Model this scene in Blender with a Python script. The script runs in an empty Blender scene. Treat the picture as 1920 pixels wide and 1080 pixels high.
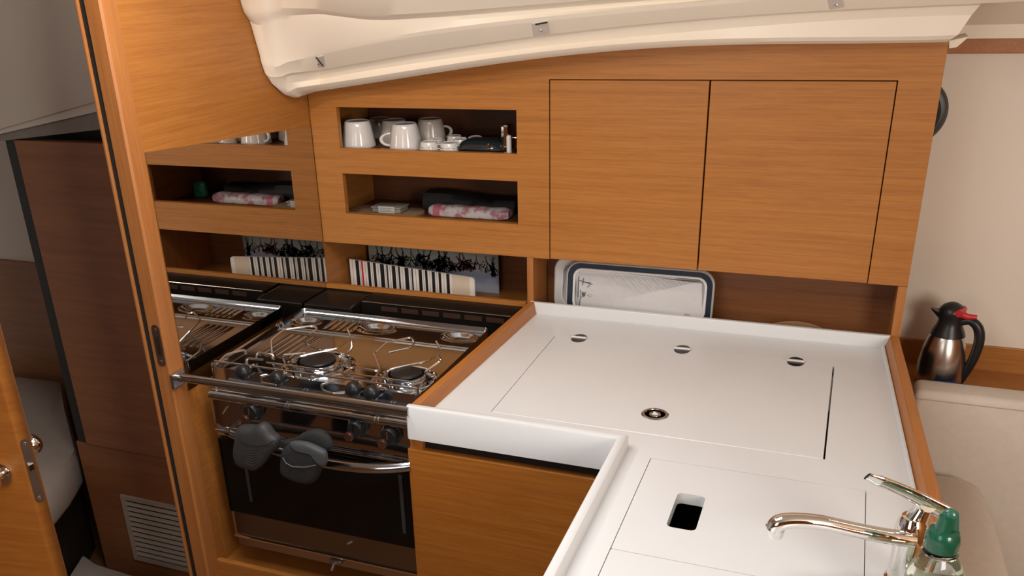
import bpy, bmesh, math, random
from mathutils import Vector, Matrix
PI = math.pi
random.seed(7)
SC = bpy.context.scene
COL = SC.collection
Z0 = 0.92            # worktop surface height above the cabin floor; all z below are relative to it

# ------------------------------------------------------------------ camera
CX, CY, CZ = 1.433038, -2.292467, 0.876567
PITCH, YAW, ROLL, FOC, PPX, PPY = 0.425446, 0.400647, -0.041047, 1703.877864, 881.916568, 721.516736
_f = Vector((-math.sin(YAW)*math.cos(PITCH), math.cos(YAW)*math.cos(PITCH), -math.sin(PITCH)))
_r = _f.cross(Vector((0, 0, 1))).normalized(); _u = _r.cross(_f)
_R = _r*math.cos(ROLL) + _u*math.sin(ROLL); _U = _u*math.cos(ROLL) - _r*math.sin(ROLL)
cd = bpy.data.cameras.new('camera'); cam = bpy.data.objects.new('camera', cd); COL.objects.link(cam)
M = Matrix((( _R.x, _U.x, -_f.x, CX), (_R.y, _U.y, -_f.y, CY), (_R.z, _U.z, -_f.z, CZ+Z0), (0, 0, 0, 1)))
cam.matrix_world = M
cd.sensor_width = 36.0; cd.lens = FOC/1920*36
cd.shift_x = (960-PPX)/1920; cd.shift_y = (PPY-540)/1920
cd.clip_start = 0.02
SC.camera = cam
SC.view_settings.view_transform = 'Standard'; SC.view_settings.look = 'None'
SC.view_settings.gamma = 1; SC.view_settings.use_curve_mapping = False
SC.view_settings.exposure = 0.0

def at(u, v, x=None, y=None, z=None):
    """point of the real plane x=, y= or z= (worktop frame) seen at picture point u, v"""
    d = _f + _R*((u-PPX)/FOC) - _U*((v-PPY)/FOC)
    if x is not None: t = (x-CX)/d.x
    elif y is not None: t = (y-CY)/d.y
    else: t = (z-CZ)/d.z
    return Vector((CX+t*d.x, CY+t*d.y, CZ+t*d.z))

# ------------------------------------------------------------------ world and lights
w = bpy.data.worlds.new('world'); SC.world = w; w.use_nodes = True
w.node_tree.nodes['Background'].inputs[0].default_value = (0.95, 0.93, 0.9, 1)
w.node_tree.nodes['Background'].inputs[1].default_value = 0.34

def area(name, loc, target, sx, sy, power, col=(1, 0.95, 0.88)):
    l = bpy.data.lights.new(name, 'AREA'); l.shape = 'RECTANGLE'; l.size = sx; l.size_y = sy
    l.energy = power; l.color = col
    o = bpy.data.objects.new(name, l); COL.objects.link(o)
    o.location = (loc[0], loc[1], loc[2]+Z0)
    d = Vector(target)-Vector(loc); o.rotation_euler = d.to_track_quat('-Z', 'Y').to_euler()
    return o
area('deck_hatch_light', (0.80, -1.20, 1.09), (0.78, -1.12, 0), 0.80, 0.62, 17.5, (0.97, 0.975, 0.97))
area('cabin_downlight', (0.32, -0.88, 1.09), (0.20, -0.70, 0), 0.10, 0.10, 4.6, (1, 0.90, 0.78))
area('companionway_light', (0.6, -3.25, 0.75), (0.75, -0.6, 0.05), 0.8, 0.9, 9, (1.0, 0.95, 0.90))
area('saloon_window_light', (2.75, -2.5, 0.75), (1.7, 0.2, 0.15), 0.6, 0.9, 30, (1, 0.94, 0.85))  # added fill that brightens the right hull wall; no window seen there

# ------------------------------------------------------------------ materials
def new_mat(name):
    m = bpy.data.materials.new(name); m.use_nodes = True
    nt = m.node_tree; b = nt.nodes['Principled BSDF']
    return m, nt, b
def plain(name, col, rough=0.5, metal=0.0, spec=0.5, noise=0.0, nscale=30, bump=0.0, coat=0.0, trans=0.0, ior=1.45):
    m, nt, b = new_mat(name)
    b.inputs['Base Color'].default_value = (*col, 1)
    b.inputs['Roughness'].default_value = rough; b.inputs['Metallic'].default_value = metal
    b.inputs['Specular IOR Level'].default_value = spec
    b.inputs['Coat Weight'].default_value = coat; b.inputs['Transmission Weight'].default_value = trans
    b.inputs['IOR'].default_value = ior
    tc = nt.nodes.new('ShaderNodeTexCoord'); n = nt.nodes.new('ShaderNodeTexNoise')
    n.inputs['Scale'].default_value = nscale; n.inputs['Detail'].default_value = 4
    nt.links.new(tc.outputs['Object'], n.inputs['Vector'])
    if noise:
        r = nt.nodes.new('ShaderNodeValToRGB'); k = noise
        r.color_ramp.elements[0].position = 0.3; r.color_ramp.elements[1].position = 0.7
        r.color_ramp.elements[0].color = (*[c*(1-k) for c in col], 1); r.color_ramp.elements[1].color = (*[min(1, c*(1+k)) for c in col], 1)
        nt.links.new(n.outputs['Fac'], r.inputs[0]); nt.links.new(r.outputs[0], b.inputs['Base Color'])
    if bump:
        bp = nt.nodes.new('ShaderNodeBump'); bp.inputs['Strength'].default_value = bump; bp.inputs['Distance'].default_value = 0.002
        nt.links.new(n.outputs['Fac'], bp.inputs['Height']); nt.links.new(bp.outputs[0], b.inputs['Normal'])
    return m
def wood(name, dark, light, scale=(6, 6, 330), rough=0.38, seed=0.0, spec=0.4):
    m, nt, b = new_mat(name)
    tc = nt.nodes.new('ShaderNodeTexCoord')
    def nz(sc, det, off):
        mp = nt.nodes.new('ShaderNodeMapping'); mp.inputs['Scale'].default_value = sc; mp.inputs['Location'].default_value = (off, off*1.7, off*.6)
        n = nt.nodes.new('ShaderNodeTexNoise'); n.inputs['Scale'].default_value = 1; n.inputs['Detail'].default_value = det
        n.inputs['Roughness'].default_value = 0.6
        nt.links.new(tc.outputs['Object'], mp.inputs[0]); nt.links.new(mp.outputs[0], n.inputs['Vector']); return n
    a = nz(scale, 3, seed); c = nz(tuple(s*0.28 for s in scale), 2, seed+4); e = nz(tuple(s*4.0 if s < 20 else s*1.5 for s in scale), 2, seed+9)
    mx = nt.nodes.new('ShaderNodeMath'); mx.operation = 'MULTIPLY_ADD'; mx.inputs[1].default_value = 0.45
    nt.links.new(a.outputs['Fac'], mx.inputs[0])
    m2 = nt.nodes.new('ShaderNodeMath'); m2.operation = 'MULTIPLY'; m2.inputs[1].default_value = 0.3
    nt.links.new(c.outputs['Fac'], m2.inputs[0]); nt.links.new(m2.outputs[0], mx.inputs[2])
    m3 = nt.nodes.new('ShaderNodeMath'); m3.operation = 'MULTIPLY_ADD'; m3.inputs[1].default_value = 0.25
    nt.links.new(e.outputs['Fac'], m3.inputs[0]); nt.links.new(mx.outputs[0], m3.inputs[2])
    r = nt.nodes.new('ShaderNodeValToRGB')
    r.color_ramp.elements[0].position = 0.38; r.color_ramp.elements[0].color = (*dark, 1)
    r.color_ramp.elements[1].position = 0.6; r.color_ramp.elements[1].color = (*light, 1)
    nt.links.new(m3.outputs[0], r.inputs[0]); nt.links.new(r.outputs[0], b.inputs['Base Color'])
    b.inputs['Roughness'].default_value = rough; b.inputs['Specular IOR Level'].default_value = spec
    bp = nt.nodes.new('ShaderNodeBump'); bp.inputs['Strength'].default_value = 0.12; bp.inputs['Distance'].default_value = 0.0006
    nt.links.new(m3.outputs[0], bp.inputs['Height']); nt.links.new(bp.outputs[0], b.inputs['Normal'])
    return m
WD, WL = (0.325, 0.118, 0.024), (0.430, 0.172, 0.038)
M_wood = wood('oak_veneer', WD, WL)
M_woodb = wood('oak_veneer_bulkhead', WD, WL, seed=3.1)
M_woodv = wood('oak_vertical', (0.34, 0.125, 0.034), (0.42, 0.168, 0.050), scale=(160, 160, 4))
M_woodt = wood('oak_edge', (0.34, 0.120, 0.026), (0.43, 0.165, 0.040), scale=(140, 3, 140))
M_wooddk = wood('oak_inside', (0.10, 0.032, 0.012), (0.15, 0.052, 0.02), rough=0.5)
M_woodcab = wood('oak_cabin_panel', (0.25, 0.098, 0.038), (0.32, 0.128, 0.050), scale=(3, 3, 60), rough=0.5)
M_nearblack = plain('dark_frame', (0.02, 0.014, 0.01), 0.5, noise=0.2)
M_white = plain('worktop_white', (0.67, 0.68, 0.69), 0.28, noise=0.015, nscale=6, spec=0.5)
M_cream = plain('liner_cream', (0.84, 0.745, 0.62), 0.45, noise=0.02, nscale=4)
M_hull = plain('hull_lining', (0.78, 0.69, 0.59), 0.6, noise=0.02, nscale=3)
M_grey = plain('cabin_lining_grey', (0.74, 0.67, 0.58), 0.7, noise=0.03, nscale=3)
M_greybeam = plain('cabin_beam_grey', (0.28, 0.25, 0.22), 0.6, noise=0.05)
M_floor = wood('floor_teak', (0.13, 0.055, 0.022), (0.2, 0.09, 0.04), scale=(60, 2, 60))
M_steel = plain('polished_steel', (0.49, 0.58, 0.69), 0.10, 1.0, nscale=60, bump=0.02)  # bluish tint offsets the orange wood reflections on the hob
M_steelb = plain('brushed_steel', (0.55, 0.50, 0.46), 0.22, 1.0, nscale=80, bump=0.05)
M_chrome = plain('chrome', (0.85, 0.84, 0.82), 0.04, 1.0)
M_plate = plain('lock_plate_steel', (0.34, 0.31, 0.29), 0.35, 1.0, noise=0.05)
M_mirror = plain('mirror_glass', (0.62, 0.60, 0.57), 0.01, 1.0)
M_black = plain('black_plastic', (0.012, 0.012, 0.013), 0.35, noise=0.1)
M_blackm = plain('black_enamel', (0.010, 0.008, 0.007), 0.38, spec=0.35, noise=0.1)
M_glassb = plain('black_oven_glass', (0.004, 0.004, 0.004), 0.05, spec=0.3)
M_rubber = plain('black_rubber', (0.018, 0.018, 0.018), 0.6, noise=0.15, nscale=80)
M_mitt = plain('grey_silicone', (0.032, 0.032, 0.034), 0.55, noise=0.1, nscale=90, bump=0.1)
M_mittd = plain('black_cloth', (0.014, 0.014, 0.015), 0.8, noise=0.2, nscale=120)
M_ceramic = plain('white_ceramic', (0.72, 0.69, 0.66), 0.12, coat=0.4, noise=0.02)
M_ceramicg = plain('grey_tea_stained_ceramic', (0.50, 0.44, 0.38), 0.15, coat=0.3, noise=0.1, nscale=20)
M_print = plain('dark_print', (0.06, 0.06, 0.07), 0.5)
M_navy = plain('navy_band', (0.012, 0.02, 0.035), 0.3)
M_tray = plain('tray_white', (0.68, 0.66, 0.66), 0.5, noise=0.02)
M_silver = plain('tray_silver_edge', (0.55, 0.54, 0.53), 0.35, 0.3)
M_paper = plain('board_white', (0.78, 0.72, 0.66), 0.5, noise=0.02)
M_beige = plain('board_beige', (0.66, 0.54, 0.42), 0.5, noise=0.03)
M_stripe = plain('stripe_black', (0.012, 0.010, 0.012), 0.5)
M_red = plain('stripe_red', (0.6, 0.02, 0.03), 0.5)
M_coral = plain('coral_dark', (0.022, 0.022, 0.026), 0.6, noise=0.3)
M_coralr = plain('coral_plum', (0.12, 0.022, 0.03), 0.6, noise=0.3)
M_coralg = plain('coral_grey_green', (0.055, 0.075, 0.055), 0.6, noise=0.3)
M_cushion = plain('cream_upholstery', (0.62, 0.55, 0.48), 0.7, noise=0.03, nscale=60, bump=0.12)
M_sheet = plain('grey_sheet', (0.36, 0.30, 0.26), 0.85, noise=0.05, nscale=12, bump=0.3)
M_blue = plain('blue_fabric', (0.01, 0.03, 0.12), 0.7, noise=0.2, nscale=60)
M_vent = plain('vent_grey', (0.42, 0.37, 0.31), 0.55, noise=0.03)
M_thermosteel = plain('thermos_steel', (0.55, 0.51, 0.46), 0.25, 1.0, nscale=40)
M_redp = plain('red_plastic', (0.5, 0.02, 0.025), 0.35)
M_green = plain('green_plastic', (0.008, 0.085, 0.045), 0.22, coat=0.3, noise=0.1)
M_greenl = plain('pale_green_plastic', (0.03, 0.13, 0.09), 0.2, coat=0.3, noise=0.1)
M_greenp = plain('green_foil', (0.02, 0.14, 0.08), 0.4, noise=0.6, nscale=60)
M_clear = plain('clear_plastic', (0.93, 0.96, 0.94), 0.03, trans=1.0, ior=1.45)
M_soap = plain('pale_liquid_soap', (0.80, 0.84, 0.62), 0.05, trans=0.85, ior=1.34)
M_glass = plain('frosted_plastic', (0.55, 0.5, 0.45), 0.2, trans=0.5)
M_label = plain('label_pale', (0.55, 0.53, 0.48), 0.5)
M_boardw = plain('bamboo_board', (0.34, 0.22, 0.13), 0.5, noise=0.08)
M_brownp = plain('brown_round_tray', (0.42, 0.25, 0.13), 0.3, noise=0.05)
M_sink = plain('sink_steel', (0.10, 0.09, 0.08), 0.3, 0.8)
M_seam = plain('seam_thread', (0.42, 0.36, 0.30), 0.8)
def floral():
    m, nt, b = new_mat('pink_floral_paper')
    tc = nt.nodes.new('ShaderNodeTexCoord'); v = nt.nodes.new('ShaderNodeTexNoise'); v.inputs['Scale'].default_value = 45; v.inputs['Detail'].default_value = 3
    r = nt.nodes.new('ShaderNodeValToRGB')
    r.color_ramp.elements[0].position = 0.40; r.color_ramp.elements[0].color = (0.52, 0.20, 0.24, 1)
    r.color_ramp.elements[1].position = 0.56; r.color_ramp.elements[1].color = (0.70, 0.64, 0.62, 1)
    e = r.color_ramp.elements.new(0.48); e.color = (0.62, 0.48, 0.48, 1)
    nt.links.new(tc.outputs['Object'], v.inputs['Vector']); nt.links.new(v.outputs['Fac'], r.inputs[0]); nt.links.new(r.outputs[0], b.inputs['Base Color'])
    b.inputs['Roughness'].default_value = 0.35
    return m
M_floral = floral()
def sea():
    m, nt, b = new_mat('sea_print')
    tc = nt.nodes.new('ShaderNodeTexCoord'); s = nt.nodes.new('ShaderNodeSeparateXYZ'); nt.links.new(tc.outputs['Object'], s.inputs[0])
    mr = nt.nodes.new('ShaderNodeMapRange'); mr.inputs['From Min'].default_value = 0.02; mr.inputs['From Max'].default_value = 0.13
    nt.links.new(s.outputs['Z'], mr.inputs['Value'])
    n = nt.nodes.new('ShaderNodeTexNoise'); n.inputs['Scale'].default_value = 28; nt.links.new(tc.outputs['Object'], n.inputs['Vector'])
    ad = nt.nodes.new('ShaderNodeMath'); ad.operation = 'MULTIPLY_ADD'; ad.inputs[1].default_value = 0.5; ad.inputs[2].default_value = -0.25
    nt.links.new(n.outputs['Fac'], ad.inputs[0])
    a2 = nt.nodes.new('ShaderNodeMath'); nt.links.new(ad.outputs[0], a2.inputs[0]); nt.links.new(mr.outputs[0], a2.inputs[1])
    r = nt.nodes.new('ShaderNodeValToRGB'); r.color_ramp.elements[0].position = 0; r.color_ramp.elements[0].color = (0.46, 0.50, 0.60, 1)
    r.color_ramp.elements[1].position = 1; r.color_ramp.elements[1].color = (0.19, 0.20, 0.165, 1)
    e = r.color_ramp.elements.new(0.25); e.color = (0.28, 0.34, 0.50, 1)
    e = r.color_ramp.elements.new(0.5); e.color = (0.36, 0.34, 0.34, 1)
    nt.links.new(a2.outputs[0], r.inputs[0]); nt.links.new(r.outputs[0], b.inputs['Base Color']); b.inputs['Roughness'].default_value = 0.4
    return m
M_sea = sea()

# ------------------------------------------------------------------ mesh helpers
class MB:
    def __init__(s): s.bm = bmesh.new()
    def merge(s, t):
        me = bpy.data.meshes.new('t'); t.to_mesh(me); t.free(); s.bm.from_mesh(me); bpy.data.meshes.remove(me); return s
    def box(s, x0, x1, y0, y1, z0, z1, bev=0.0, seg=2):
        t = bmesh.new(); bmesh.ops.create_cube(t, size=1)
        for v in t.verts: v.co = Vector(((x0+x1)/2+v.co.x*(x1-x0), (y0+y1)/2+v.co.y*(y1-y0), (z0+z1)/2+v.co.z*(z1-z0)))
        if bev: bmesh.ops.bevel(t, geom=t.edges[:], offset=bev, segments=seg, affect='EDGES', profile=0.5)
        return s.merge(t)
    def prism(s, a, b, bev=0.0, seg=2):
        """a, b: matching polygon loops (lists of points) joined into a solid"""
        t = bmesh.new(); n = len(a)
        va = [t.verts.new(p) for p in a]; vb = [t.verts.new(p) for p in b]
        t.faces.new(va); t.faces.new(list(reversed(vb)))
        for i in range(n): t.faces.new((va[i], vb[i], vb[(i+1) % n], va[(i+1) % n]))
        bmesh.ops.recalc_face_normals(t, faces=t.faces[:])
        if bev: bmesh.ops.bevel(t, geom=t.edges[:], offset=bev, segments=seg, affect='EDGES', profile=0.5)
        return s.merge(t)
    def loft(s, rings, closed=True, caps=True):
        t = bmesh.new(); R = [[t.verts.new(p) for p in r] for r in rings]; n = len(R[0])
        for i in range(len(R)-1):
            for j in range(n if closed else n-1):
                t.faces.new((R[i][j], R[i][(j+1) % n], R[i+1][(j+1) % n], R[i+1][j]))
        if caps and closed: t.faces.new(list(reversed(R[0]))); t.faces.new(R[-1])
        bmesh.ops.recalc_face_normals(t, faces=t.faces[:])
        return s.merge(t)
    def tube(s, pts, r, seg=10, closed=False):
        pts = [Vector(p) for p in pts]; n = len(pts); rings = []; nrm = None
        for i, p in enumerate(pts):
            if closed: d = pts[(i+1) % n]-pts[i-1]
            else: d = pts[min(i+1, n-1)]-pts[max(i-1, 0)]
            d.normalize()
            if nrm is None:
                nrm = d.orthogonal().normalized()
            nrm = (nrm-d*nrm.dot(d)).normalized(); bn = d.cross(nrm)
            rr = r[i] if isinstance(r, (list, tuple)) else r
            rings.append([p+(nrm*math.cos(2*PI*k/seg)+bn*math.sin(2*PI*k/seg))*rr for k in range(seg)])
        if closed: rings.append(rings[0]); return s.loft(rings, True, False)
        return s.loft(rings)
    def lathe(s, prof, c=(0, 0, 0), axis='z', seg=36):
        """prof: (radius, height) pairs along axis"""
        c = Vector(c); rings = []
        for r, h in prof:
            ring = []
            for k in range(seg):
                a = 2*PI*k/seg; x, y = max(r, 1e-5)*math.cos(a), max(r, 1e-5)*math.sin(a)
                p = {'z': (x, y, h), 'y': (x, -h, y), 'x': (h, x, y)}[axis]
                ring.append(c+Vector(p))
            rings.append(ring)
        return s.loft(rings)
    def plate(s, us, vs, holes, fmap, t0, t1):
        """slab on the grid us x vs without the hole cells; fmap(u, v, t) -> point"""
        t = bmesh.new(); V = {}
        def vt(i, j, k):
            if (i, j, k) not in V: V[i, j, k] = t.verts.new(fmap(us[i], vs[j], t1 if k else t0))
            return V[i, j, k]
        cells = {(i, j) for i in range(len(us)-1) for j in range(len(vs)-1) if (i, j) not in holes}
        for i, j in cells:
            t.faces.new((vt(i, j, 1), vt(i+1, j, 1), vt(i+1, j+1, 1), vt(i, j+1, 1)))
            t.faces.new((vt(i, j, 0), vt(i, j+1, 0), vt(i+1, j+1, 0), vt(i+1, j, 0)))
            for di, dj, a, b in ((-1, 0, (i, j), (i, j+1)), (1, 0, (i+1, j+1), (i+1, j)), (0, -1, (i+1, j), (i, j)), (0, 1, (i, j+1), (i+1, j+1))):
                if (i+di, j+dj) not in cells:
                    t.faces.new((vt(*a, 0), vt(*b, 0), vt(*b, 1), vt(*a, 1)))
        bmesh.ops.recalc_face_normals(t, faces=t.faces[:])
        return s.merge(t)
    def pillow(s, outline, nrm, thick, rows=6, puff=0.35, centre=None):
        """rounded slab on a closed outline: both faces swell along nrm"""
        P = [Vector(p) for p in outline]; c = centre or sum(P, Vector())/len(P); nrm = Vector(nrm).normalized(); rings = []
        for k in range(rows*2+1):
            a = PI*k/(rows*2); rr = (math.sin(a))**puff if 0 < k < rows*2 else 0.0
            rr = max(rr, 0.02); h = -math.cos(a)*thick/2
            rings.append([c+(p-c)*rr+nrm*h for p in P])
        return s.loft(rings)
    def xf(s, m): bmesh.ops.transform(s.bm, matrix=m, verts=s.bm.verts[:]); return s

ORG = {}
def obj(name, mb, m, parent=None, smooth=False, angle=40, label=None):
    bm = mb.bm if isinstance(mb, MB) else mb
    org = ORG.get(parent.name) if parent is not None else None
    if org is None:
        if parent is None:
            xs = [v.co for v in bm.verts]
            org = Vector((sum(v.x for v in xs)/len(xs), sum(v.y for v in xs)/len(xs), min(v.z for v in xs)))
    for v in bm.verts: v.co -= org
    me = bpy.data.meshes.new(name); bm.to_mesh(me); bm.free()
    me.materials.append(m)
    o = bpy.data.objects.new(name, me); COL.objects.link(o)
    ORG[o.name] = org
    if parent is None: o.location = org+Vector((0, 0, Z0))
    else: o.parent = parent
    if smooth:
        me.polygons.foreach_set('use_smooth', [True]*len(me.polygons))
        me.set_sharp_from_angle(angle=math.radians(angle))
    if label: o['label'] = label
    return o
def thing(name, label, cat, loc, group=None, local=False):
    """an Empty at the base of a thing; parts are built in the worktop frame (or in its own frame when local)"""
    o = bpy.data.objects.new(name, None); COL.objects.link(o)
    loc = Vector(loc); o.location = loc+Vector((0, 0, Z0)); o.empty_display_size = 0.05
    ORG[o.name] = Vector((0, 0, 0)) if local else loc
    o['label'] = label; o['category'] = cat
    if group: o['group'] = group
    return o
def tag(o, label, cat, group=None):
    o['label'] = label; o['category'] = cat
    if group: o['group'] = group
    return o
def struct(o): o['kind'] = 'structure'; return o
def copy_tree(o, loc, rz, label, group=None):
    r = o.copy(); COL.objects.link(r); r.location = Vector(loc)+Vector((0, 0, Z0)); r.rotation_euler = (0, 0, rz); r['label'] = label
    if group: r['group'] = group
    for ch in list(o.children):
        c = ch.copy(); COL.objects.link(c); c.parent = r
        for g in list(ch.children):
            d = g.copy(); COL.objects.link(d); d.parent = c
    return r
def rrect(x0, x1, z0, z1, r, n=6, corners=(1, 1, 1, 1)):
    """rounded rectangle outline (a, b) starting bottom left, anticlockwise"""
    out = []
    for (cx, cz, a0, on) in ((x0+r, z0+r, PI, corners[0]), (x1-r, z0+r, 1.5*PI, corners[1]), (x1-r, z1-r, 0, corners[2]), (x0+r, z1-r, .5*PI, corners[3])):
        if on:
            for k in range(n+1):
                a = a0+PI/2*k/n; out.append((cx+r*math.cos(a), cz+r*math.sin(a)))
        else:
            out.append((x0 if cx < (x0+x1)/2 else x1, z0 if cz < (z0+z1)/2 else z1))
    return out
def arc_pts(pts, r=0.01, n=4):
    """polyline with rounded corners"""
    P = [Vector(p) for p in pts]; out = [P[0]]
    for i in range(1, len(P)-1):
        a, b, c = P[i-1], P[i], P[i+1]; l = min(r, (a-b).length*.45, (c-b).length*.45)
        p0 = b+(a-b).normalized()*l; p1 = b+(c-b).normalized()*l
        for k in range(n+1):
            t = k/n; out.append(p0*(1-t)**2+b*2*t*(1-t)+p1*t*t)
    out.append(P[-1]); return out
def lerp(tab, x):
    if x <= tab[0][0]: i = 0
    elif x >= tab[-1][0]: i = len(tab)-2
    else: i = max(k for k in range(len(tab)-1) if tab[k][0] <= x)
    (a, p), (b, q) = tab[i], tab[i+1]
    return p+(q-p)*(x-a)/(b-a)

# ================================================================== SETTING
FL = -0.92; CE = 1.12
struct(obj('floor', MB().box(-2.4, 3.2, -3.6, 0.9, FL-0.03, FL), M_floor))
# bulkhead between galley and aft cabin, ending in the door frame post
struct(obj('wall_left', MB().box(-0.036, 0.0, -0.69, 0.40, FL, CE), M_woodb))
post = struct(obj('trim_1', MB().prism([(-0.036, -0.74, FL), (0.0, -0.74, FL), (0.004, -0.735, FL), (0.004, -0.694, FL), (0, -0.69, FL), (-0.036, -0.69, FL)],
      [(-0.036, -0.74, CE), (0.0, -0.74, CE), (0.004, -0.735, CE), (0.004, -0.694, CE), (0, -0.69, CE), (-0.036, -0.69, CE)]), M_woodv))
post['label'] = 'oak door frame post between galley and cabin'
obj('door_seal', MB().box(-0.053, -0.036, -0.737, -0.70, FL, CE, 0.004), M_rubber, post, label='black rubber door seal strip')
obj('frame_edge', MB().box(-0.060, -0.053, -0.742, -0.69, FL, CE, 0.002), M_woodv, post)
# strike plate
c = at(298, 648, y=-0.7405)
sp = MB()
o2 = rrect(c.x-0.011, c.x+0.011, c.z-0.052, c.z+0.052, 0.010)
sp.prism([(a, -0.7400, b) for a, b in o2], [(a, -0.7425, b) for a, b in o2])
spo = obj('strike_plate', sp, M_plate, post, label='dark steel strike plate')
obj('latch_hole', MB().box(c.x-0.005, c.x+0.005, -0.7432, -0.7426, c.z-0.024, c.z+0.024), M_nearblack, spo)
obj('screw', MB().lathe([(0.0, 0), (0.004, 0), (0.003, 0.001), (0, 0.0012)], (c.x, -0.7426, c.z+0.040), 'y', 12), M_chrome, spo)
obj('screw', MB().lathe([(0.0, 0), (0.004, 0), (0.003, 0.001), (0, 0.0012)], (c.x, -0.7426, c.z-0.040), 'y', 12), M_chrome, spo)

# hull side at the back
struct(obj('wall_back', MB().box(-2.4, 3.2, 0.42, 0.46, FL, CE), M_hull))
struct(obj('wall_right', MB().box(3.16, 3.2, -3.6, 0.45, FL, CE), M_woodb))
struct(obj('wall_front', MB().plate([-2.4, 0.15, 1.05, 3.2], [FL, 0.25, CE-0.1, CE], {(1, 1)}, lambda u, v, t: (u, t, v), -3.6, -3.56), M_woodb))
# hull lining panel with its batten, on the right behind the sofa
struct(obj('wall_hull', MB().prism([(1.30, 0.30, -0.083), (3.15, 0.30, -0.083), (3.15, 0.42, -0.083), (1.30, 0.42, -0.083)],
      [(1.30, 0.30, 1.12), (3.15, 0.30, 1.12), (3.15, 0.42, 1.12), (1.30, 0.42, 1.12)]), M_hull))
struct(obj('trim_2', MB().box(1.62, 3.15, 0.285, 0.302, 0.656, 0.694, 0.002), M_woodt))
struct(obj('trim_3', MB().box(1.61, 3.15, 0.292, 0.42, -0.30, -0.080, 0.002), M_wood))
struct(obj('trim_4', MB().box(1.61, 3.15, 0.075, 0.292, -0.30, -0.15, 0.002), M_wood))
# ceiling around the hatch
struct(obj('ceiling', MB().plate([-2.4, 0.70, 1.40, 3.2], [-3.6, -1.80, -1.10, 0.42], {(1, 1)}, lambda u, v, t: (u, v, t), CE-0.02, CE+0.02), M_cream))

# moulded liner above the cabinets: rows of picture curves laid on its sloping plane
LP = [Vector((0, -0.03, 0.583)), Vector((0, -0.26, 0.84)), Vector((1.6, -0.03, 0.705))]
LN = (LP[1]-LP[0]).cross(LP[2]-LP[0]).normalized()
if LN.y > 0: LN = -LN
def onl(u, v, off=0.0):
    d = _f + _R*((u-PPX)/FOC) - _U*((v-PPY)/FOC); o = Vector((CX, CY, CZ)); q = LP[0]+LN*off
    t = (q-o).dot(LN)/d.dot(LN); return o+d*t
US = [600+ (1835-600)*k/60 for k in range(61)]
TB = [(545, 177), (590, 172), (640, 165), (720, 153), (800, 140), (920, 121), (1030, 105), (1120, 98), (1200, 93), (1400, 86), (1600, 80), (1780, 77), (1835, 77)]
TH = [(545, 160), (640, 140), (800, 116), (1100, 80), (1300, 57), (1500, 44), (1835, 28)]
T1 = [(545, 140), (660, 120), (1000, 67), (1100, 55), (1300, 36), (1553, 19), (1700, 10), (1835, 6)]
T2 = [(533, 121), (605, 101), (1000, 43), (1100, 31), (1300, 12), (1450, 0), (1835, -22)]
T3 = [(500, 12), (600, 24), (700, 37), (850, 28), (1100, 8), (1300, -8), (1835, -50)]
import numpy as np
_pf = {}
def smooth_tab(tab, u):
    if tab is T3: return sum(lerp(tab, u+d_) for d_ in (-30, -15, 0, 15, 30))/5
    k_ = id(tab)
    if k_ not in _pf: _pf[k_] = np.polyfit([(a-1200)/600 for a, _ in tab], [b for _, b in tab], 4)
    return float(np.polyval(_pf[k_], (u-1200)/600))
rows = []
def row(tab, off, dv=0.0, shift=0.0):
    ue = shift or 2050
    rows.append([onl(600+(ue-600)*k/60, smooth_tab(tab, 600+(ue-600)*k/60)+dv, off) for k in range(61)])
bot = [onl(600+1176*k/60, smooth_tab(TB, 600+1176*k/60), 0.012) for k in range(61)]
rows.append([Vector((p.x, 0.03, p.z+0.01)) for p in bot])
rows.append([Vector((p.x, -0.002, p.z+0.002)) for p in bot])
row(TB, 0.010, 0, 1776); row(TB, 0.017, -5, 1784); row(TB, 0.018, -12, 1796); row(TH, 0.000, 0, 1822); row(T1, -0.002, 4, 1838); row(T1, 0.0085, 1, 1840)
row(T1, 0.0090, -1); row(T2, 0.0165, 1); row(T2, 0.0165, -1); row(T2, 0.0155, -8)
row(T3, 0.004, 10); row(T3, 0.000, 2); row(T3, 0.005, -1); row(T3, 0.012, -7); row(T3, 0.016, -60); row(T3, 0.016, -300)
# left end: a rounded border that follows the bulkhead
LB = [(575, 180), (545, 177), (528, 172), (510, 158), (497, 138), (489, 115), (485, 90), (480, 62), (470, 42), (458, 24), (450, 0), (440, -60), (400, -300)]
nr = len(rows)
lbv = [181, 180, 177, 172, 166, 156, 143, 138, 132, 122, 112, 104, 40, 30, 22, 8, -60, -300]
def lbu(v):
    tab = sorted([(b, a) for a, b in LB]); return lerp(tab, v)
ring = []
for i in range(nr):
    v = lbv[i]; u = lbu(v)
    p0 = rows[i][0]
    pe = at(u, v, x=0.002)
    if i < 2: pe = Vector((0.0, p0.y, 0.583))
    a = pe+Vector((0.004, -0.004, 0.0)); n1 = (p0-pe)
    k1 = pe+n1*0.12+LN*0.012; k2 = pe+n1*0.30+LN*0.014; k3 = pe+n1*0.42+LN*0.006; k4 = pe+n1*0.55+LN*0.003
    if i < 2: k1, k2, k3, k4 = [pe+n1*q for q in (.2, .4, .6, .8)]
    cp_r = [pe, a, k1, k2, k3, k4, p0]; fine = []
    for q in range(6):
        w0, w1, w2, w3 = cp_r[max(q-1, 0)], cp_r[q], cp_r[q+1], cp_r[min(q+2, 6)]
        for h_ in range(4):
            t_ = h_/4; fine.append(0.5*((2*w1)+(-w0+w2)*t_+(2*w0-5*w1+4*w2-w3)*t_*t_+(-w0+3*w1-3*w2+w3)*t_**3))
    ring.append(fine)
allrows = [ring[i]+rows[i] for i in range(nr)]
mb = MB(); mb.loft(allrows, closed=False, caps=False)
liner = obj('ceiling', mb, M_cream, smooth=True, angle=20)
liner['kind'] = 'structure'
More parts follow.
